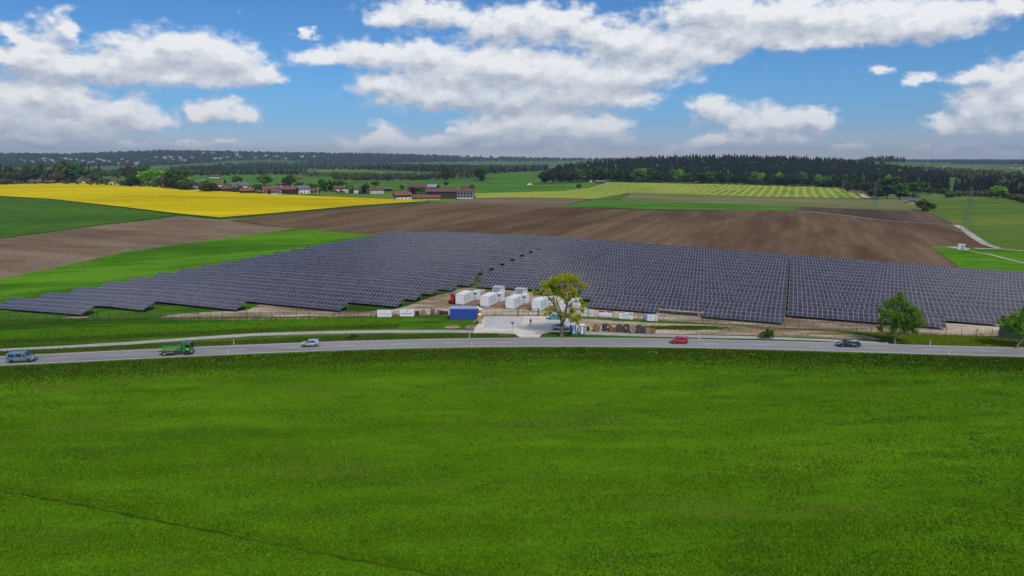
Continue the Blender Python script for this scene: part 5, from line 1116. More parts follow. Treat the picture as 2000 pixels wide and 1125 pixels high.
def wood(name, label, poly, n, hmin, hmax, conif, seed, mats, wfac=1.0, jitter=0.0, far=False):
    rng = np.random.default_rng(seed); Vs, Fs, Ms = [], [], []; off = 0; got = 0; tries = 0
    xs_, ys_ = [p[0] for p in poly], [p[1] for p in poly]
    while got < n and tries < n*6:
        tries += 1
        px, py = rng.uniform(min(xs_), max(xs_)), rng.uniform(min(ys_), max(ys_))
        if not inpoly(px, py, poly): continue
        if far and (inpoly(px, py, HILLM) or any(abs(px - a) < 5.5 and -.5 < py - b < 6.5 for a, b in town)): continue
        x, y, z = ground(px, py)
        if jitter: x += rng.normal()*jitter; y += rng.normal()*jitter; z = gz(x, y)
        c_ = rng.uniform() < conif; P_, Q_ = (CP if c_ else BP)[rng.integers(4)]; h = rng.uniform(hmin, hmax)*(1.0 if c_ else .85); w_ = h*wfac*(1.0 if c_ else .78)*rng.uniform(.85, 1.25); a = rng.uniform(0, 6.28); ca, sa = math.cos(a), math.sin(a)
        V = np.stack([(P_[:, 0]*ca - P_[:, 1]*sa)*w_ + x, (P_[:, 0]*sa + P_[:, 1]*ca)*w_ + y, P_[:, 2]*h + z - .3], 1)
        Vs.append(V); Fs.append(Q_ + off); Ms.append(np.full(len(Q_), 0 if c_ else rng.integers(1, 3))); off += len(V); got += 1
    o = np_mesh(name, np.vstack(Vs), np.vstack(Fs), mats, None, np.concatenate(Ms)); stuff(o, label); o['category'] = 'woodland'; return o
WM_ = [LEAF['dark'], LEAF['far'], LEAF['green']]; WM2 = [LEAF['dark'], LEAF['far'], LEAF['olive']]; WM3 = [LEAF['dark'], LEAF['hill'], LEAF['far']]
wood('spruce_wood', 'dense dark spruce wood on the low hill behind the mown hay meadow', [(1075,356),(1180,352),(1300,355),(1480,360),(1640,366),(1700,372),(1800,376),(1850,378),(1838,362),(1760,345),(1690,334),(1640,328),(1500,323),(1330,322),(1230,326),(1150,333),(1090,343)], 3600, 21, 25.5, .96, 41, WM_, 1.2)
wood('spruce_wood', 'dark wood at the right edge beyond the green meadow', [(1862,378),(1900,371),(1960,370),(2060,376),(2060,384),(2000,384),(1930,376)], 340, 15, 21, .85, 42, WM_)
wood('hedgerow', 'dense clipped hedge bordering the far right meadow', [(1846,387),(1880,384),(1925,384),(1960,386),(2000,397),(2060,410),(2060,404),(1985,388),(1930,380),(1850,382)], 420, 5, 8, 0, 43, WM2)
wood('valley_wood', 'dark band of wood across the valley behind the farm', [(480,334),(560,331),(640,332),(760,333),(930,341),(1000,338),(1070,334),(1070,330),(960,330),(820,326),(640,325),(500,328)], 1500, 15, 24, .55, 44, WM3)
wood('hedgerow', 'line of bushes and small trees in the valley meadow', [(590,341),(640,341),(735,343),(735,346),(640,345),(592,344)], 130, 7, 13, 0, 45, WM2)
wood('hedgerow', 'grey-green thicket between the valley meadow and the farm', [(648,349),(700,346),(800,348),(920,344),(925,347),(850,351),(760,353),(660,352)], 330, 8, 15, .15, 46, WM2)
wood('village_greenery', 'mass of garden trees behind the village roofs', [(-30,349),(120,347),(260,344),(370,345),(470,343),(600,341),(600,338),(440,337),(300,338),(150,340),(-30,341)], 520, 11, 19, .2, 47, WM2)
wood('village_greenery', 'hedges and small garden trees around the village houses', [(375,374),(440,377),(520,380),(620,378),(700,380),(760,377),(760,373),(650,371),(560,368),(480,364),(400,362)], 150, 3.5, 8, .1, 52, WM2, 1.1)
wood('village_greenery', 'hedges along the back edge of the rape field at left', [(-20,362),(100,361),(200,363),(300,368),(370,374),(370,370),(300,363),(200,358),(100,356),(-20,357)], 130, 4, 9, .1, 53, WM2, 1.1)
wood('hill_wood', 'blue-green wood covering the long far hill range on the left', [(-60,302.5),(120,303),(330,296),(520,299),(720,302),(950,307),(1250,311),(1250,314),(960,316),(700,319),(480,325),(330,323),(150,327),(-60,328)], 6500, 15, 26, .35, 48, WM3, 1.35, 8, True)
wood('hill_wood', 'dark wood on the lower foothill below the far range', [(330,332),(480,327),(640,322),(760,322),(700,328),(520,333),(360,337)], 800, 14, 22, .75, 49, WM3, 1.2, 10)
wood('ridge_wood', 'dark forest along the ridge behind the far right village', [(1600,322),(1660,319),(1720,317),(1800,318),(1900,322),(2080,322),(2080,312),(1990,311.5),(1900,313.5),(1780,310),(1700,309),(1640,316)], 2300, 17, 26, .8, 50, WM3, 1.1, 8)
wood('village_greenery', 'trees around the far right church village', [(1720,332),(1800,330),(1880,338),(1960,346),(2060,350),(2060,356),(1960,352),(1880,352),(1800,338),(1720,336)], 420, 10, 18, .3, 51, WM2, 1.1, 4)

# ================================================================== houses
M_WALLW = plain('render_white', (0.62, 0.61, 0.58), .85, var=.04); M_WALLC = plain('render_cream', (0.52, 0.44, 0.30), .85); M_WALLO = plain('render_ochre', (0.45, 0.27, 0.06), .85); M_TIMB = plain('timber_brown', (0.085, 0.048, 0.028), .85, var=.15); M_TIMD = plain('timber_dark', (0.040, 0.028, 0.022), .85, var=.15)
M_TILE = plain('roof_red', (0.20, 0.065, 0.042), .8, var=.18, scale=.8); M_TILB = plain('roof_brown', (0.125, 0.060, 0.046), .8, var=.18, scale=.8); M_TILG = plain('roof_grey', (0.13, 0.135, 0.155), .7, var=.12, scale=.8); M_PV = plain('roof_panels', (0.22, 0.25, 0.32), .35, var=.1); M_WIN = glass_dark('window_glass', (0.02, 0.022, 0.026), .2)
def house(px, by, L, Wd, eave, yaw, wall, roof, label, timber=None, nwin=4, storeys=2, pitch=24, chimney=True, balcony=False, pv=False, group='village houses', name='house', cat='house', gwall=None):
    x, y, z = ground(px, by); az_ = math.atan2(x, y)
    if group == 'village houses': L, Wd, eave = L*.86, Wd*.9, eave*.95
    r = thing(name, label, cat, (x, y, z - .15), R(yaw) - az_, group); rh = Wd/2*math.tan(R(pitch))
    wv = [(-L/2,-Wd/2,0),(L/2,-Wd/2,0),(L/2,Wd/2,0),(-L/2,Wd/2,0),(-L/2,-Wd/2,eave),(L/2,-Wd/2,eave),(L/2,Wd/2,eave),(-L/2,Wd/2,eave),(-L/2,0,eave+rh),(L/2,0,eave+rh)]
    w_ = MB(); w_.add(wv, [(0,1,5,4),(2,3,7,6)], 0); w_.add(wv, [(1,2,6,9,5),(3,0,4,8,7)], 1); w_.build('wall', [wall, gwall or wall], r)
    if timber: MB().box((0, 0, eave*.78), (L + .10, Wd + .10, eave*.42)).build('timber_cladding', timber, r)
    oh, th_ = 1.0, .22; ro = MB(); ly = Wd/2 + oh; lz = eave - oh*math.tan(R(pitch))
    for s_ in (-1, 1):
        a, b, c, d = (-L/2 - oh, s_*ly, lz + .12), (L/2 + oh, s_*ly, lz + .12), (L/2 + oh, 0, eave + rh + .12), (-L/2 - oh, 0, eave + rh + .12)
        ro.add([a, b, c, d] + [(p[0], p[1], p[2] + th_) for p in (a, b, c, d)], [(0,3,2,1),(4,5,6,7),(0,1,5,4),(1,2,6,5),(2,3,7,6),(3,0,4,7)])
    rf = ro.build('roof', roof, r)
    if chimney: MB().box((L*.18, .5, eave + rh + .4), (.7, .7, 1.5)).build('chimney', M_WALLW, rf)
    if pv:
        k_ = .16; MB().add([(L*.18, -Wd/2 - .6, lz + .55 + .2), (L/2 + .7, -Wd/2 - .6, lz + .55 + .2), (L/2 + .7, -.3, eave + rh + .33), (L*.18, -.3, eave + rh + .33), (L*.18, -Wd/2 - .6, lz + .66), (L/2 + .7, -Wd/2 - .6, lz + .66), (L/2 + .7, -.3, eave + rh + .26), (L*.18, -.3, eave + rh + .26)], [(0,1,2,3),(7,6,5,4),(0,4,5,1),(1,5,6,2),(2,6,7,3),(3,7,4,0)]).build('solar_panel', M_PV, rf)
    for st_ in range(storeys):
        zz = 1.6 + st_*2.7
        if zz > eave - .6: break
        for q in range(nwin): MB().box((-L/2 + L*(q + .5)/nwin, -Wd/2 - .05, zz), (1.1, .1, 1.25)).build('window', M_WIN, r)
        for q in range(2): MB().box((L/2 + .05, -Wd/4 + q*Wd/2, zz), (.1, 1.1, 1.25)).build('window', M_WIN, r); MB().box((-L/2 - .05, -Wd/4 + q*Wd/2, zz), (.1, 1.1, 1.25)).build('window', M_WIN, r)
    if balcony:
        for zz in ([3.1] if storeys < 3 else [3.1, 5.7]):
            MB().box((0, -Wd/2 - .55, zz), (L*.96, 1.0, .9)).build('balcony', M_TIMD, r); MB().box((L/2 + .5, 0, zz), (.9, Wd*.95, .9)).build('balcony', M_TIMD, r)
    return r
HS = [(18,360,19,9,3.2,4,M_WALLC,M_TILG,'low grey-roofed shed at the left picture edge behind the rape',None,3,1,12,False),
 (72,360,14,10,4.0,-6,M_TIMB,M_TILB,'red-brown roofed house half hidden by trees at far left',M_TIMB,4,2),
 (97,360,13,9,4.0,15,M_TIMB,M_TILE,'red-roofed timber house between the leftmost trees',M_TIMD,3,2),
 (135,356,20,9,4.5,3,M_TIMD,M_TILB,'dark long barn behind the bare trees at left',None,0,1,20,False),
 (172,357,19,11,5.0,-8,M_WALLW,M_TILE,'long white barn with red roof left of the ochre hall',M_TIMB,5,1,22,False),
 (217,361,18,15,6.5,28,M_WALLW,M_TILE,'large hall with ochre gable and red roof beside rape field',None,4,1,20,False),
 (250,357,17,11,5.0,-5,M_WALLC,M_TILE,'red tiled house right of the ochre hall, below the church',None,4,2),
 (362,349,16,11,5.5,8,M_WALLW,M_TILE,'white house with red roof at the edge of the valley meadow',None,4,2),
 (420,348,22,12,5.0,-10,M_WALLW,M_TILB,'broad brown-roofed farmhouse beside the valley meadow',M_TIMB,5,2),
 (378,372,17,9,3.4,-28,M_WALLC,M_PV,'shed with pale blue-grey panel roof behind the rape',None,2,1,14,False),
 (384,363,15,10,5.0,-20,M_TIMB,M_TILB,'brown timber house above the pale panel-roofed shed',M_TIMB,3,2),
 (396,358,14,9,4.6,-24,M_TIMB,M_TILG,'timber house with grey panels on its roof near the bare trees',None,3,2),
 (432,366,14,10,5.0,12,M_WALLW,M_TILE,'white house with red roof left of the small dark conifer',None,3,2),
 (426,374,9,7,3.0,-15,M_WALLC,M_TILE,'small red-roofed garage at the rape field edge',None,2,1),
 (440,375,12,9,4.0,20,M_TIMB,M_TILB,'low brown house with gable towards the rape field',M_TIMB,3,1),
 (458,374,13,9,4.2,-12,M_TIMB,M_TILB,'brown bungalow among hedges at the rape field edge',None,3,1),
 (464,367,14,9,5.0,-14,M_WALLW,M_TILG,'grey-roofed white house behind the brown bungalow',None,3,2),
 (476,369,13,9,5.2,20,M_WALLW,M_TILG,'second grey-roofed house, left of the red roof pair',None,3,2),
 (484,379,15,10,4.2,-12,M_TIMD,M_TILE,'low timber house with bright red roof by the rape field',M_TIMD,4,1),
 (513,379,9,7,3.0,5,M_TIMB,M_TILE,'small red-roofed garage left of the white village houses',None,1,1),
 (530,379,17,11,6.0,-6,M_WALLW,M_TILE,'long white two-storey house with red roof and dark balcony',None,5,2,24,True,True),
 (546,378,8,12,6.0,-6,M_WALLW,M_TILG,'white gabled house front joined right of the long white house',None,2,2),
 (552,366,12,10,5.5,10,M_TIMB,M_TILE,'steep red roof rising behind the long white house',None,2,2,30),
 (566,378.5,16,11,5.6,-9,M_TIMB,M_TILE,'brown timber house with red roof between white houses',M_TIMB,4,2,24,True,True),
 (591,378,14,11,6.2,24,M_WALLW,M_TILG,'white house with blue-grey roof and bright white gable',None,3,2,28),
 (611,377,11,7,3.0,12,M_WALLW,M_TILE,'small white garage with red roof beside blue-grey roofed house',None,2,1),
 (668,376,17,12,5.5,-8,M_WALLW,M_TILB,'brown-roofed white house behind the round garden trees',None,4,2),
 (694,378,8,9,6.0,30,M_WALLW,M_TILB,'white narrow gabled house beside the bright round tree',None,2,2,26),
 (735,378,17,12,4.6,8,M_WALLW,M_TILB,'white farmhouse with brown roof left of the farmyard',None,5,1,24),
 (757,373,12,8,3.2,-4,M_TIMD,M_TILG,'dark open shed between white farmhouse and the big barn',None,0,1,15,False),
 (585,350,14,9,3.6,-4,M_TIMB,M_TILE,'lone red-roofed farmhouse far out in the valley meadow',None,3,1)]
for h_ in HS: house(*h_[:9], timber=h_[9], nwin=h_[10], storeys=h_[11], **dict(zip(('pitch', 'chimney', 'balcony'), h_[12:])))
FG_ = 'farm buildings'
house(827, 375, 34, 18, 6.0, -14, M_TIMB, M_TILB, 'big farm barn with brown roof and panels on its right part', timber=M_TIMB, nwin=5, storeys=1, pitch=20, chimney=False, pv=True, group=FG_, name='barn', cat='barn')
fh = house(879, 387, 47, 13, 7.2, -4, M_TIMD, M_TILB, 'long brown farmhouse with white balconied dwelling at its right end', timber=None, nwin=0, storeys=0, pitch=22, group=FG_, name='farmhouse', gwall=M_WALLW)
dw = MB().box((15.5, -.1, 3.5), (16.2, 13.2, 7.0)).build('dwelling_wall', M_WALLW, fh)
for zz in (1.5, 4.2, 6.2):
    for q in range(5): MB().box((9 + q*3.2, -6.75, zz), (1.2, .12, 1.1)).build('window', M_WIN, fh)
for zz in (2.9, 5.3): MB().box((15.5, -7.2, zz), (16, 1.0, .75)).build('balcony', M_TIMD, fh); MB().box((24.1, 0, zz), (.9, 12.5, .75)).build('balcony', M_TIMD, fh)
house(832, 390, 27, 8, 2.6, -3, M_WALLC, M_TILE, 'low red-roofed shed in front of the long farmhouse', timber=M_TIMB, nwin=4, storeys=1, pitch=24, chimney=False, group=FG_, name='shed', cat='shed')
house(786, 391, 15, 10, 5.4, 18, M_WALLW, M_TILE, 'brown timber and white house at the rape field tip', timber=M_TIMB, nwin=4, storeys=2, pitch=26, chimney=False, group=FG_, name='farmhouse')
house(911, 371, 10, 8, 3.6, 8, M_TIMB, M_TILB, 'small brown field barn standing alone right of the farm', nwin=0, storeys=1, pitch=24, chimney=False, group=FG_, name='barn', cat='barn')
# village church in the trees
x, y, z = ground(273, 345); ch = thing('church', 'white church with steep gable rising above the village trees', 'church', (x, y, z), R(20))
MB().prism([(-3.6, 0), (3.6, 0), (3.6, 16), (0, 24), (-3.6, 16)], -3.5, 3.5).build('tower', M_WALLW, ch)
MB().add([(-4,-3.8,15.2),(0,-3.8,24.4),(0,3.8,24.4),(-4,3.8,15.2),(-4,-3.8,15.6),(0,-3.8,24.8),(0,3.8,24.8),(-4,3.8,15.6)], [(0,3,2,1),(4,5,6,7),(0,1,5,4),(1,2,6,5),(2,3,7,6),(3,0,4,7)]).build('roof', M_TILB, ch); MB().add([(4,-3.8,15.2),(0,-3.8,24.4),(0,3.8,24.4),(4,3.8,15.2),(4,-3.8,15.6),(0,-3.8,24.8),(0,3.8,24.8),(4,3.8,15.6)], [(0,1,2,3),(7,6,5,4),(0,4,5,1),(1,5,6,2),(2,6,7,3),(3,7,4,0)]).build('roof', M_TILB, ch)
MB().box((0, -3.55, 14), (1.4, .1, 2.4)).build('window', M_WIN, ch)
# far church village on the right
x, y, z = ground(1842, 338); c2 = thing('church', 'tiny pale church tower in the far right village', 'church', (x, y, z), R(-25))
MB().box((0, 0, 9), (6.5, 6.5, 26)).build('tower', M_WALLC, c2); MB().box((0, 0, 24), (7.2, 7.2, 5), taper=.15).build('roof', M_TILB, c2); MB().box((0, -3.3, 17), (2, .15, 3)).build('window', M_WIN, c2); MB().prism([(4,0),(26,0),(26,9),(4,9)], -5, 5).build('nave', M_WALLW, c2); MB().add([(4,-6,8.6),(26,-6,8.6),(26,0,15),(4,0,15),(4,6,8.6),(26,6,8.6)], [(0,1,2,3),(3,2,5,4),(0,3,4),(1,5,2),(0,4,5,1)]).build('nave_roof', M_TILB, c2)
rg = random.Random(11)
for k, (px, py) in enumerate([(1800,333),(1806,336),(1812,333.5),(1818,338),(1826,339),(1833,336),(1853,337),(1822,334),(1988,330),(1978,329),(1858,338.5)]):
    house(px, py, rg.uniform(12, 20), rg.uniform(9, 12), 5.5, rg.uniform(-30, 30), rg.choice([M_WALLW, M_WALLC]), rg.choice([M_TILE, M_TILB]), f'tiny house near the far right church, {ordinal(k)} of the cluster', nwin=2, storeys=1, chimney=False, group='houses of the far right village')
for k, (px, py) in enumerate(sorted(town)):
    house(px, py + 2.0, rg.uniform(14, 24), rg.uniform(10, 14), rg.uniform(7, 10), rg.uniform(-50, 50), rg.choice([M_WALLW, M_WALLW, M_WALLC]), rg.choice([M_TILB, M_TILG, M_TILE]), f'tiny pale house on the far wooded hillside, {ordinal(k)} from the left', nwin=0, storeys=0, chimney=False, pitch=28, group='houses on the far hillside')
# white hut and quarry buildings at the right
x, y, z = ground(1877, 488); hu = thing('white_hut', 'small white transformer hut on gravel at the ploughed field corner', 'hut', (x, y, z + .26), R(-30))
MB().box((0, 0, 1.2), (2.9, 2.4, 2.4)).build('wall', M_WHITE, hu); MB().box((0, 0, 2.48), (3.2, 2.7, .18)).build('roof', M_TW, hu); MB().box((.5, -1.22, 1.1), (1.0, .06, 1.9)).build('door', M_LGREY, hu)
house(1781, 398, 7, 6, 3.4, 5, M_WALLC, M_TILG, 'pale concrete works building beside the dark bush', nwin=2, storeys=1, pitch=6, chimney=False, group='works buildings', name='works_building', cat='building')
house(1775, 397, 2.6, 3, 5.6, 5, M_WALLC, M_TILG, 'narrow pale silo tower joined to the concrete works', nwin=0, storeys=1, pitch=10, chimney=False, group='works buildings', name='works_tower', cat='building')
house(1687, 380, 8, 6, 4.0, 10, M_WALLO, M_TILE, 'small orange-red shed at the end of the gravel track', nwin=1, storeys=1, chimney=False, group='works buildings', name='shed', cat='shed')
house(1172, 359, 13, 8, 3.6, 3, M_TIMB, M_TILG, 'grey weathered hay barn at the edge of the wood', nwin=0, storeys=1, chimney=False, group='field barns', name='barn', cat='barn')
for k, (px, py) in enumerate([(1032,361.5),(1036,361),(1154,355.5)]):
    x, y, z = ground(px, py); b_ = thing('bale_heap', ['white wrapped bale heap in the meadow left of wood', 'second white wrapped bale heap touching the first', 'white wrapped bale by the weathered hay barn'][k], 'bales', (x, y, z), .3, 'wrapped bales')
    for q in range(3): MB().tube((q*1.5 - 1.5, -.7, .75), (q*1.5 - 1.5, .7, .75), .75, n=12).build('bale', M_TW, b_)
    MB().tube((-.2, -.7, 2.0), (-.2, .7, 2.0), .75, n=12).build('bale', M_TW, b_)

# ================================================================== pylons and wind turbines
M_PYL = plain('pylon_steel', (0.16, 0.18, 0.17), .6, .3)
PYT = []
def pylon(px, by, ty, label):
    x, y, z = ground(px, by); dep = y*math.cos(PITCH) - (z - CAMH)*math.sin(PITCH); h = (by - ty)*dep/F; r = thing('power_pylon', label, 'pylon', (x, y, z), R(-62), 'power pylons crossing the fields'); lg = MB(); br = MB(); k_ = h/24; rr = .055*k_ + dep*.00002
    def wd(zz): return (2.1*(1 - zz/24)**1.3 + .35)*k_
    for sx, sy in ((-1,-1),(1,-1),(1,1),(-1,1)):
        for a in range(0, 24, 6): lg.tube((sx*wd(a), sy*wd(a), a*k_), (sx*wd(a + 6), sy*wd(a + 6), (a + 6)*k_), rr, n=4)
    for a in range(0, 24, 3):
        for (p, q) in (((-1,-1),(1,-1)),((1,-1),(1,1)),((1,1),(-1,1)),((-1,1),(-1,-1))):
            br.tube((p[0]*wd(a), p[1]*wd(a), a*k_), (q[0]*wd(a + 3), q[1]*wd(a + 3), (a + 3)*k_), rr*.6, n=3); br.tube((q[0]*wd(a), q[1]*wd(a), a*k_), (p[0]*wd(a + 3), p[1]*wd(a + 3), (a + 3)*k_), rr*.6, n=3)
    lg.build('leg_frame', M_PYL, r); br.build('bracing', M_PYL, r); ends = []
    for zz, ln in ((16.5, 4.2), (19.5, 5.0), (22.5, 3.6)):
        ar = MB(); 
        for s_ in (-1, 1):
            ar.tube((0, 0, zz*k_), (s_*ln*k_, 0, zz*k_), rr*.9, rr*.5, 4); ar.tube((0, 0, (zz + 1.3)*k_), (s_*ln*k_, 0, zz*k_), rr*.6, n=3); MB().tube((s_*ln*k_*.95, 0, zz*k_), (s_*ln*k_*.95, 0, (zz - 1.2)*k_), .06*k_, n=4).build('insulator', M_DGREY, r); ends.append((s_*ln*k_*.95, zz*k_ - 1.2*k_))
        ar.build('cross_arm', M_PYL, r)
    PYT.append((Vector((x, y, z)), R(-62), ends))
pylon(1887, 457, 366, 'nearest lattice power pylon at the bend of the gravel track'); pylon(1706, 407, 354, 'second lattice pylon, between sprouting field and dark soil'); pylon(1644.5, 388, 350, 'third lattice pylon in front of the wood by hay meadow'); pylon(1790, 383, 352, 'faint lattice pylon in front of the copse on the right'); pylon(1733, 374, 345, 'faintest small pylon against the dark spruce wood')
wl = MB()
for i, j in ((0, 1), (1, 2)):
    for (e0, e1) in zip(PYT[i][2], PYT[j][2]):
        def wp(T_, e): return T_[0] + Vector((e[0]*math.cos(T_[1]), e[0]*math.sin(T_[1]), e[1]))
        a, b = wp(PYT[i], e0), wp(PYT[j], e1); prev = a
        for q in range(1, 11): f = q/10; c = a.lerp(b, f); c.z -= 4.5*4*f*(1 - f)*.5; wl.tube(prev, c, .018, n=3, cap=False); prev = c
o = wl.build('power_line', plain('wire_grey', (0.2, 0.2, 0.2), .5)); tag(o, 'thin overhead power cables slung between the lattice pylons', 'power line')
M_TURB = plain('turbine_white', (0.55, 0.57, 0.60), .5, var=.02)
for k, (px, hub, rot, bl, lab) in enumerate([(341,272.5,20,7,'tallest wind turbine, leftmost of four on the far ridge'), (359,280,50,5.5,'second wind turbine from the left, low on the ridge'), (376,278,-10,7,'third wind turbine from the left on the far ridge'), (386,281.5,35,5.5,'rightmost small wind turbine on the far ridge')]):
    x, y, z = ground(px, 297.5); dep = math.hypot(x, y)*math.cos(math.atan2(x, y)); m_ = dep/F; hz = z_ray(px, hub, math.hypot(x, y)) - z; r = thing('wind_turbine', lab, 'wind turbine', (x, y, z), 0, 'wind turbines on the far ridge')
    MB().tube((0, 0, 0), (0, 0, hz), 2.6, 1.7, 8).build('tower', M_TURB, r); MB().box((0, -1, hz), (3.5, 9, 3.5)).build('nacelle', M_TURB, r)
    for q in range(3):
        g = R(rot + 120*q); e_ = (math.sin(g)*bl*m_, -6, hz + math.cos(g)*bl*m_); MB().tube((0, -6, hz), e_, 1.7, .6, 4).build('blade', M_TURB, r)
# ================================================================== grass tufts of the foreground and the banks
def tufts(name, label, n, region, hgt, wid, mat, seed, zf):
    rng = np.random.default_rng(seed); X, Y = region(rng, n); n = len(X); Z = zf(X, Y)
    th = rng.uniform(0, 6.28, n); h = hgt*rng.uniform(.5, 1.4, n); w_ = wid*rng.uniform(.6, 1.4, n); lx, ly = rng.normal(size=n)*h*.35, rng.normal(size=n)*h*.35
    V = np.empty((n, 4, 3)); cx, sx = np.cos(th)*w_, np.sin(th)*w_
    V[:, 0] = np.stack([X - cx, Y - sx, Z - .02], 1); V[:, 1] = np.stack([X + cx, Y + sx, Z - .02], 1); V[:, 2] = np.stack([X + cx*.5 + lx, Y + sx*.5 + ly, Z + h], 1); V[:, 3] = np.stack([X - cx*.8 + lx*.6, Y - sx*.8 + ly*.6, Z + h*.7], 1)
    o = np_mesh(name, V.reshape(-1, 3), np.arange(4*n).reshape(n, 4), mat); stuff(o, label); return o
L_GRASS = leaf('grass_blade', (0.032, 0.095, 0.002), (0.180, 0.325, 0.008), .25); L_GRASSD = leaf('grass_rough', (0.035, 0.080, 0.006), (0.13, 0.190, 0.022), .3); L_FLOW = leaf('flower_yellow', (0.22, 0.26, 0.008), (0.45, 0.46, 0.02), .2); L_BANK = leaf('grass_bank', (0.028, 0.080, 0.004), (0.110, 0.190, 0.014), .3); L_YG = leaf('grass_flowery', (0.08, 0.15, 0.005), (0.24, 0.27, 0.012), .3); L_CLOV = leaf('clover_dark', (0.030, 0.090, 0.012), (0.070, 0.165, 0.020), .2)
def mz(X, Y):
    yf_ = np.interp(X, xs, yf); d_ = yf_ - Y; bk = 0.75*sm(1.0, 5.5, d_)*(1 - 0.35*sm(9, 16, d_))
    return T(X, Y) + 0.02 - bk + 0.16*fbm(X, Y, .12, 3)*sm(2, 12, d_) + 0.05*fbm(X, Y, .9, 4)*sm(1, 5, d_)
def reg_fore(rng, n):
    Y = 50 + 88*rng.uniform(0, 1, n)**1.25; X = rng.uniform(-1, 1, n)*(Y*.80 + 10); k = Y < np.interp(X, xs, yf) - .8
    # uneven growth: clumps by noise
    g = fbm(X*.45, Y*1.6, .35, 9) + .6*fbm(X*.4, Y*1.5, 1.4, 10); k &= rng.uniform(size=n) < np.clip(.6 + .55*g, .2, 1); k &= np.abs(seg_d(X, Y, trk, tr2)) > .2*rng.uniform(0, 1.6, n); return X[k], Y[k]
tufts('grass', 'short bright green grass of the foreground meadow', 520000, reg_fore, .17, .07, L_GRASS, 3, mz)
_rv, _rf = [], []; _ra, _rb = Vector(trk), Vector(tr2); _rb = _ra + (_rb - _ra)*1.2; _ra = _ra - (_rb - _ra)*.15; _rn = Vector((-(_rb - _ra).y, (_rb - _ra).x, 0)).normalized()
for _i in range(121):
    _p = _ra.lerp(_rb, _i/120) + _rn*.08*math.sin(_i*.9)
    for _s in (-1, 1): _q = _p + _rn*_s*(.17 + .09*math.sin(_i*1.7 + _i*_i*.13)); _rv.append((_q.x, _q.y, float(mz(np.array(_q.x), np.array(_q.y))) + .10))
    if _i: _rf.append((2*_i - 2, 2*_i - 1, 2*_i + 1, 2*_i))
struct(MB().add(_rv, _rf).build('wheel_rut', field('rut_grass', [(0.024, 0.060, 0.003), (0.038, 0.092, 0.004), (0.065, 0.120, 0.008)], 0.1, 0.5, 3.0)))
def reg_edge(rng, n):
    f = rng.uniform(-.1, 1.2, n); d_ = .35 + rng.gamma(1.5, .5, n); v = np.array(tr2[:2]) - np.array(trk[:2]); v2 = np.array([-v[1], v[0]])/np.hypot(*v); P_ = np.array(trk[:2]) + v*f[:, None] + v2*d_[:, None]; return P_[:, 0], P_[:, 1]
tufts('grass', 'taller olive grass along the wheel rut', 7000, reg_edge, .20, .07, L_GRASS, 14, mz)
def reg_clov(rng, n):
    Y = 50 + 85*rng.uniform(0, 1, n); X = rng.uniform(-1, 1, n)*(Y*.80 + 10); g = .7*fbm(X*.5, Y*1.3, .3, 19) + .7*fbm(X*.6, Y*1.2, 1.1, 20); k = (Y < np.interp(X, xs, yf) - 2) & (rng.uniform(size=n) < np.clip((g - .25)*1.6, 0, .8)); return X[k], Y[k]
tufts('grass', 'darker clover patches in the foreground meadow', 200000, reg_clov, .18, .08, L_CLOV, 4, mz)
def reg_bank(rng, n):
    X = rng.uniform(-125, 125, n); d_ = .7 + rng.gamma(2.2, 1.7, n); return X, np.interp(X, xs, yf) - d_
tufts('grass', 'long rough grass on the near road embankment', 52000, reg_bank, .30, .10, L_BANK, 5, mz)
def reg_flow(rng, n):
    c = 70; cy_ = 55 + 75*rng.uniform(0, 1, c); cx_ = rng.uniform(-1, 1, c)*(cy_*.78); k = rng.integers(c, size=n); return cx_[k] + rng.normal(size=n)*.35, cy_[k] + rng.normal(size=n)*.35
tufts('wildflowers', 'small scattered yellow flowers in the foreground meadow', 700, reg_flow, .22, .045, L_FLOW, 6, mz)
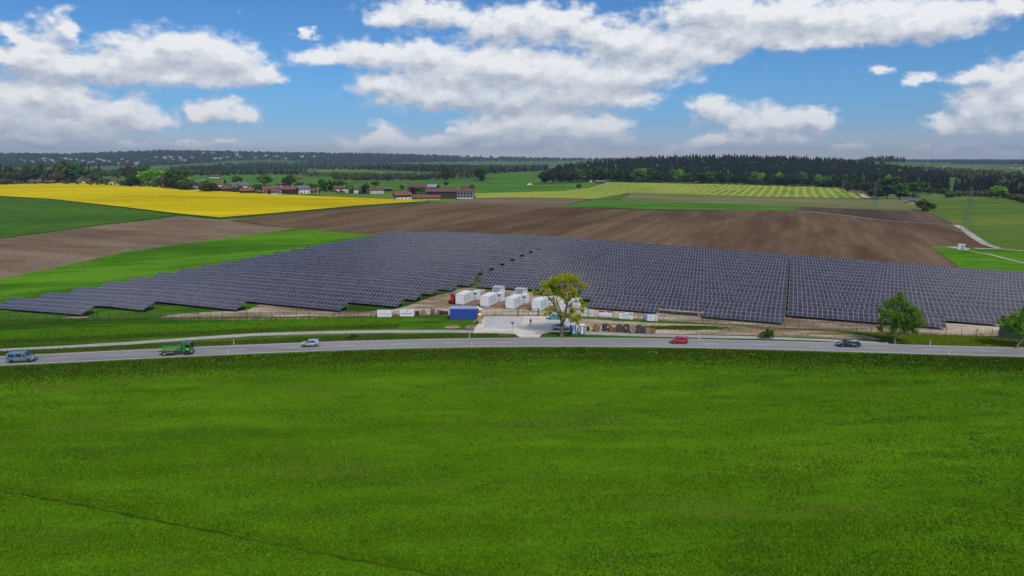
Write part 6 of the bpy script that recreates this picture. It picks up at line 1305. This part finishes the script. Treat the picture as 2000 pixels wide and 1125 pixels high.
# rough grass between path and fence, and on the verge
def strip_reg(o0, o1, x0, x1, skip=None):
    def f(rng, n):
        X = rng.uniform(x0, x1, n); O = rng.uniform(o0, o1, n); Y = np.array([road_pt(a, 0)[1] for a in np.linspace(x0, x1, 200)]); Yb = np.interp(X, np.linspace(x0, x1, 200), Y); return X, Yb + O
    return f
tz = lambda X, Y: T(X, Y) + .04
tufts('grass', 'rough grass low on the slope above the cycle path', 12000, strip_reg(14.0, 18.5, -130, -27), .22, .10, L_GRASSD, 7, tz)
tufts('grass', 'short green grass on the slope below the fence', 30000, strip_reg(17.5, 27.0, -130, -27), .16, .08, L_GRASS, 17, tz)
tufts('grass', 'short grass on the verge between road and cycle path', 16000, strip_reg(4.2, 7.6, -125, -3), .24, .09, L_GRASSD, 8, tz)
tufts('grass', 'flower-speckled grass right of the bare soil bank', 24000, strip_reg(4.3, 13.5, 82, 130), .17, .08, L_YG, 9, tz)
_gx, _gy, _ = ground(1330, 641)
tufts('grass', 'ragged weeds growing on the bare soil bank', 5200, lambda rng, n: (_gx + rng.normal(size=n)*4.6, _gy + rng.normal(size=n)*.75), .26, .11, L_GRASSD, 23, lambda X, Y: T(X, Y) + .06)
tufts('grass', 'sparse weeds at the soil strip edges along the fence', 5000, lambda rng, n: (lambda q: (q[0], q[1]))((lambda f: (np.interp(f, np.linspace(0, 1, len(fl)), [p[0] for p in fl]) + rng.normal(size=n)*.8, np.interp(f, np.linspace(0, 1, len(fl)), [p[1] for p in fl]) + np.abs(rng.normal(size=n))*1.0 - .4))(rng.uniform(0, 1, n))), .25, .10, L_GRASSD, 24, lambda X, Y: T(X, Y) + .06)
# hazy air over the whole valley
hz = bpy.data.materials.new('air'); hz.use_nodes = True; ht = NT(hz.node_tree); ht.n.clear(); pv = ht.new('ShaderNodeVolumePrincipled'); pv.inputs['Color'].default_value = (0.62, 0.76, 1.0, 1); pv.inputs['Density'].default_value = HAZE; pv.inputs['Anisotropy'].default_value = 0.3
ho = ht.new('ShaderNodeOutputMaterial'); ht.l.new(pv.outputs[0], ho.inputs['Volume'])
if HAZE > 0:
    hb = MB().box((0, 2000, 135), (26000, 26000, 300)).build('haze', hz); stuff(hb, 'thin bluish summer haze over the whole valley')
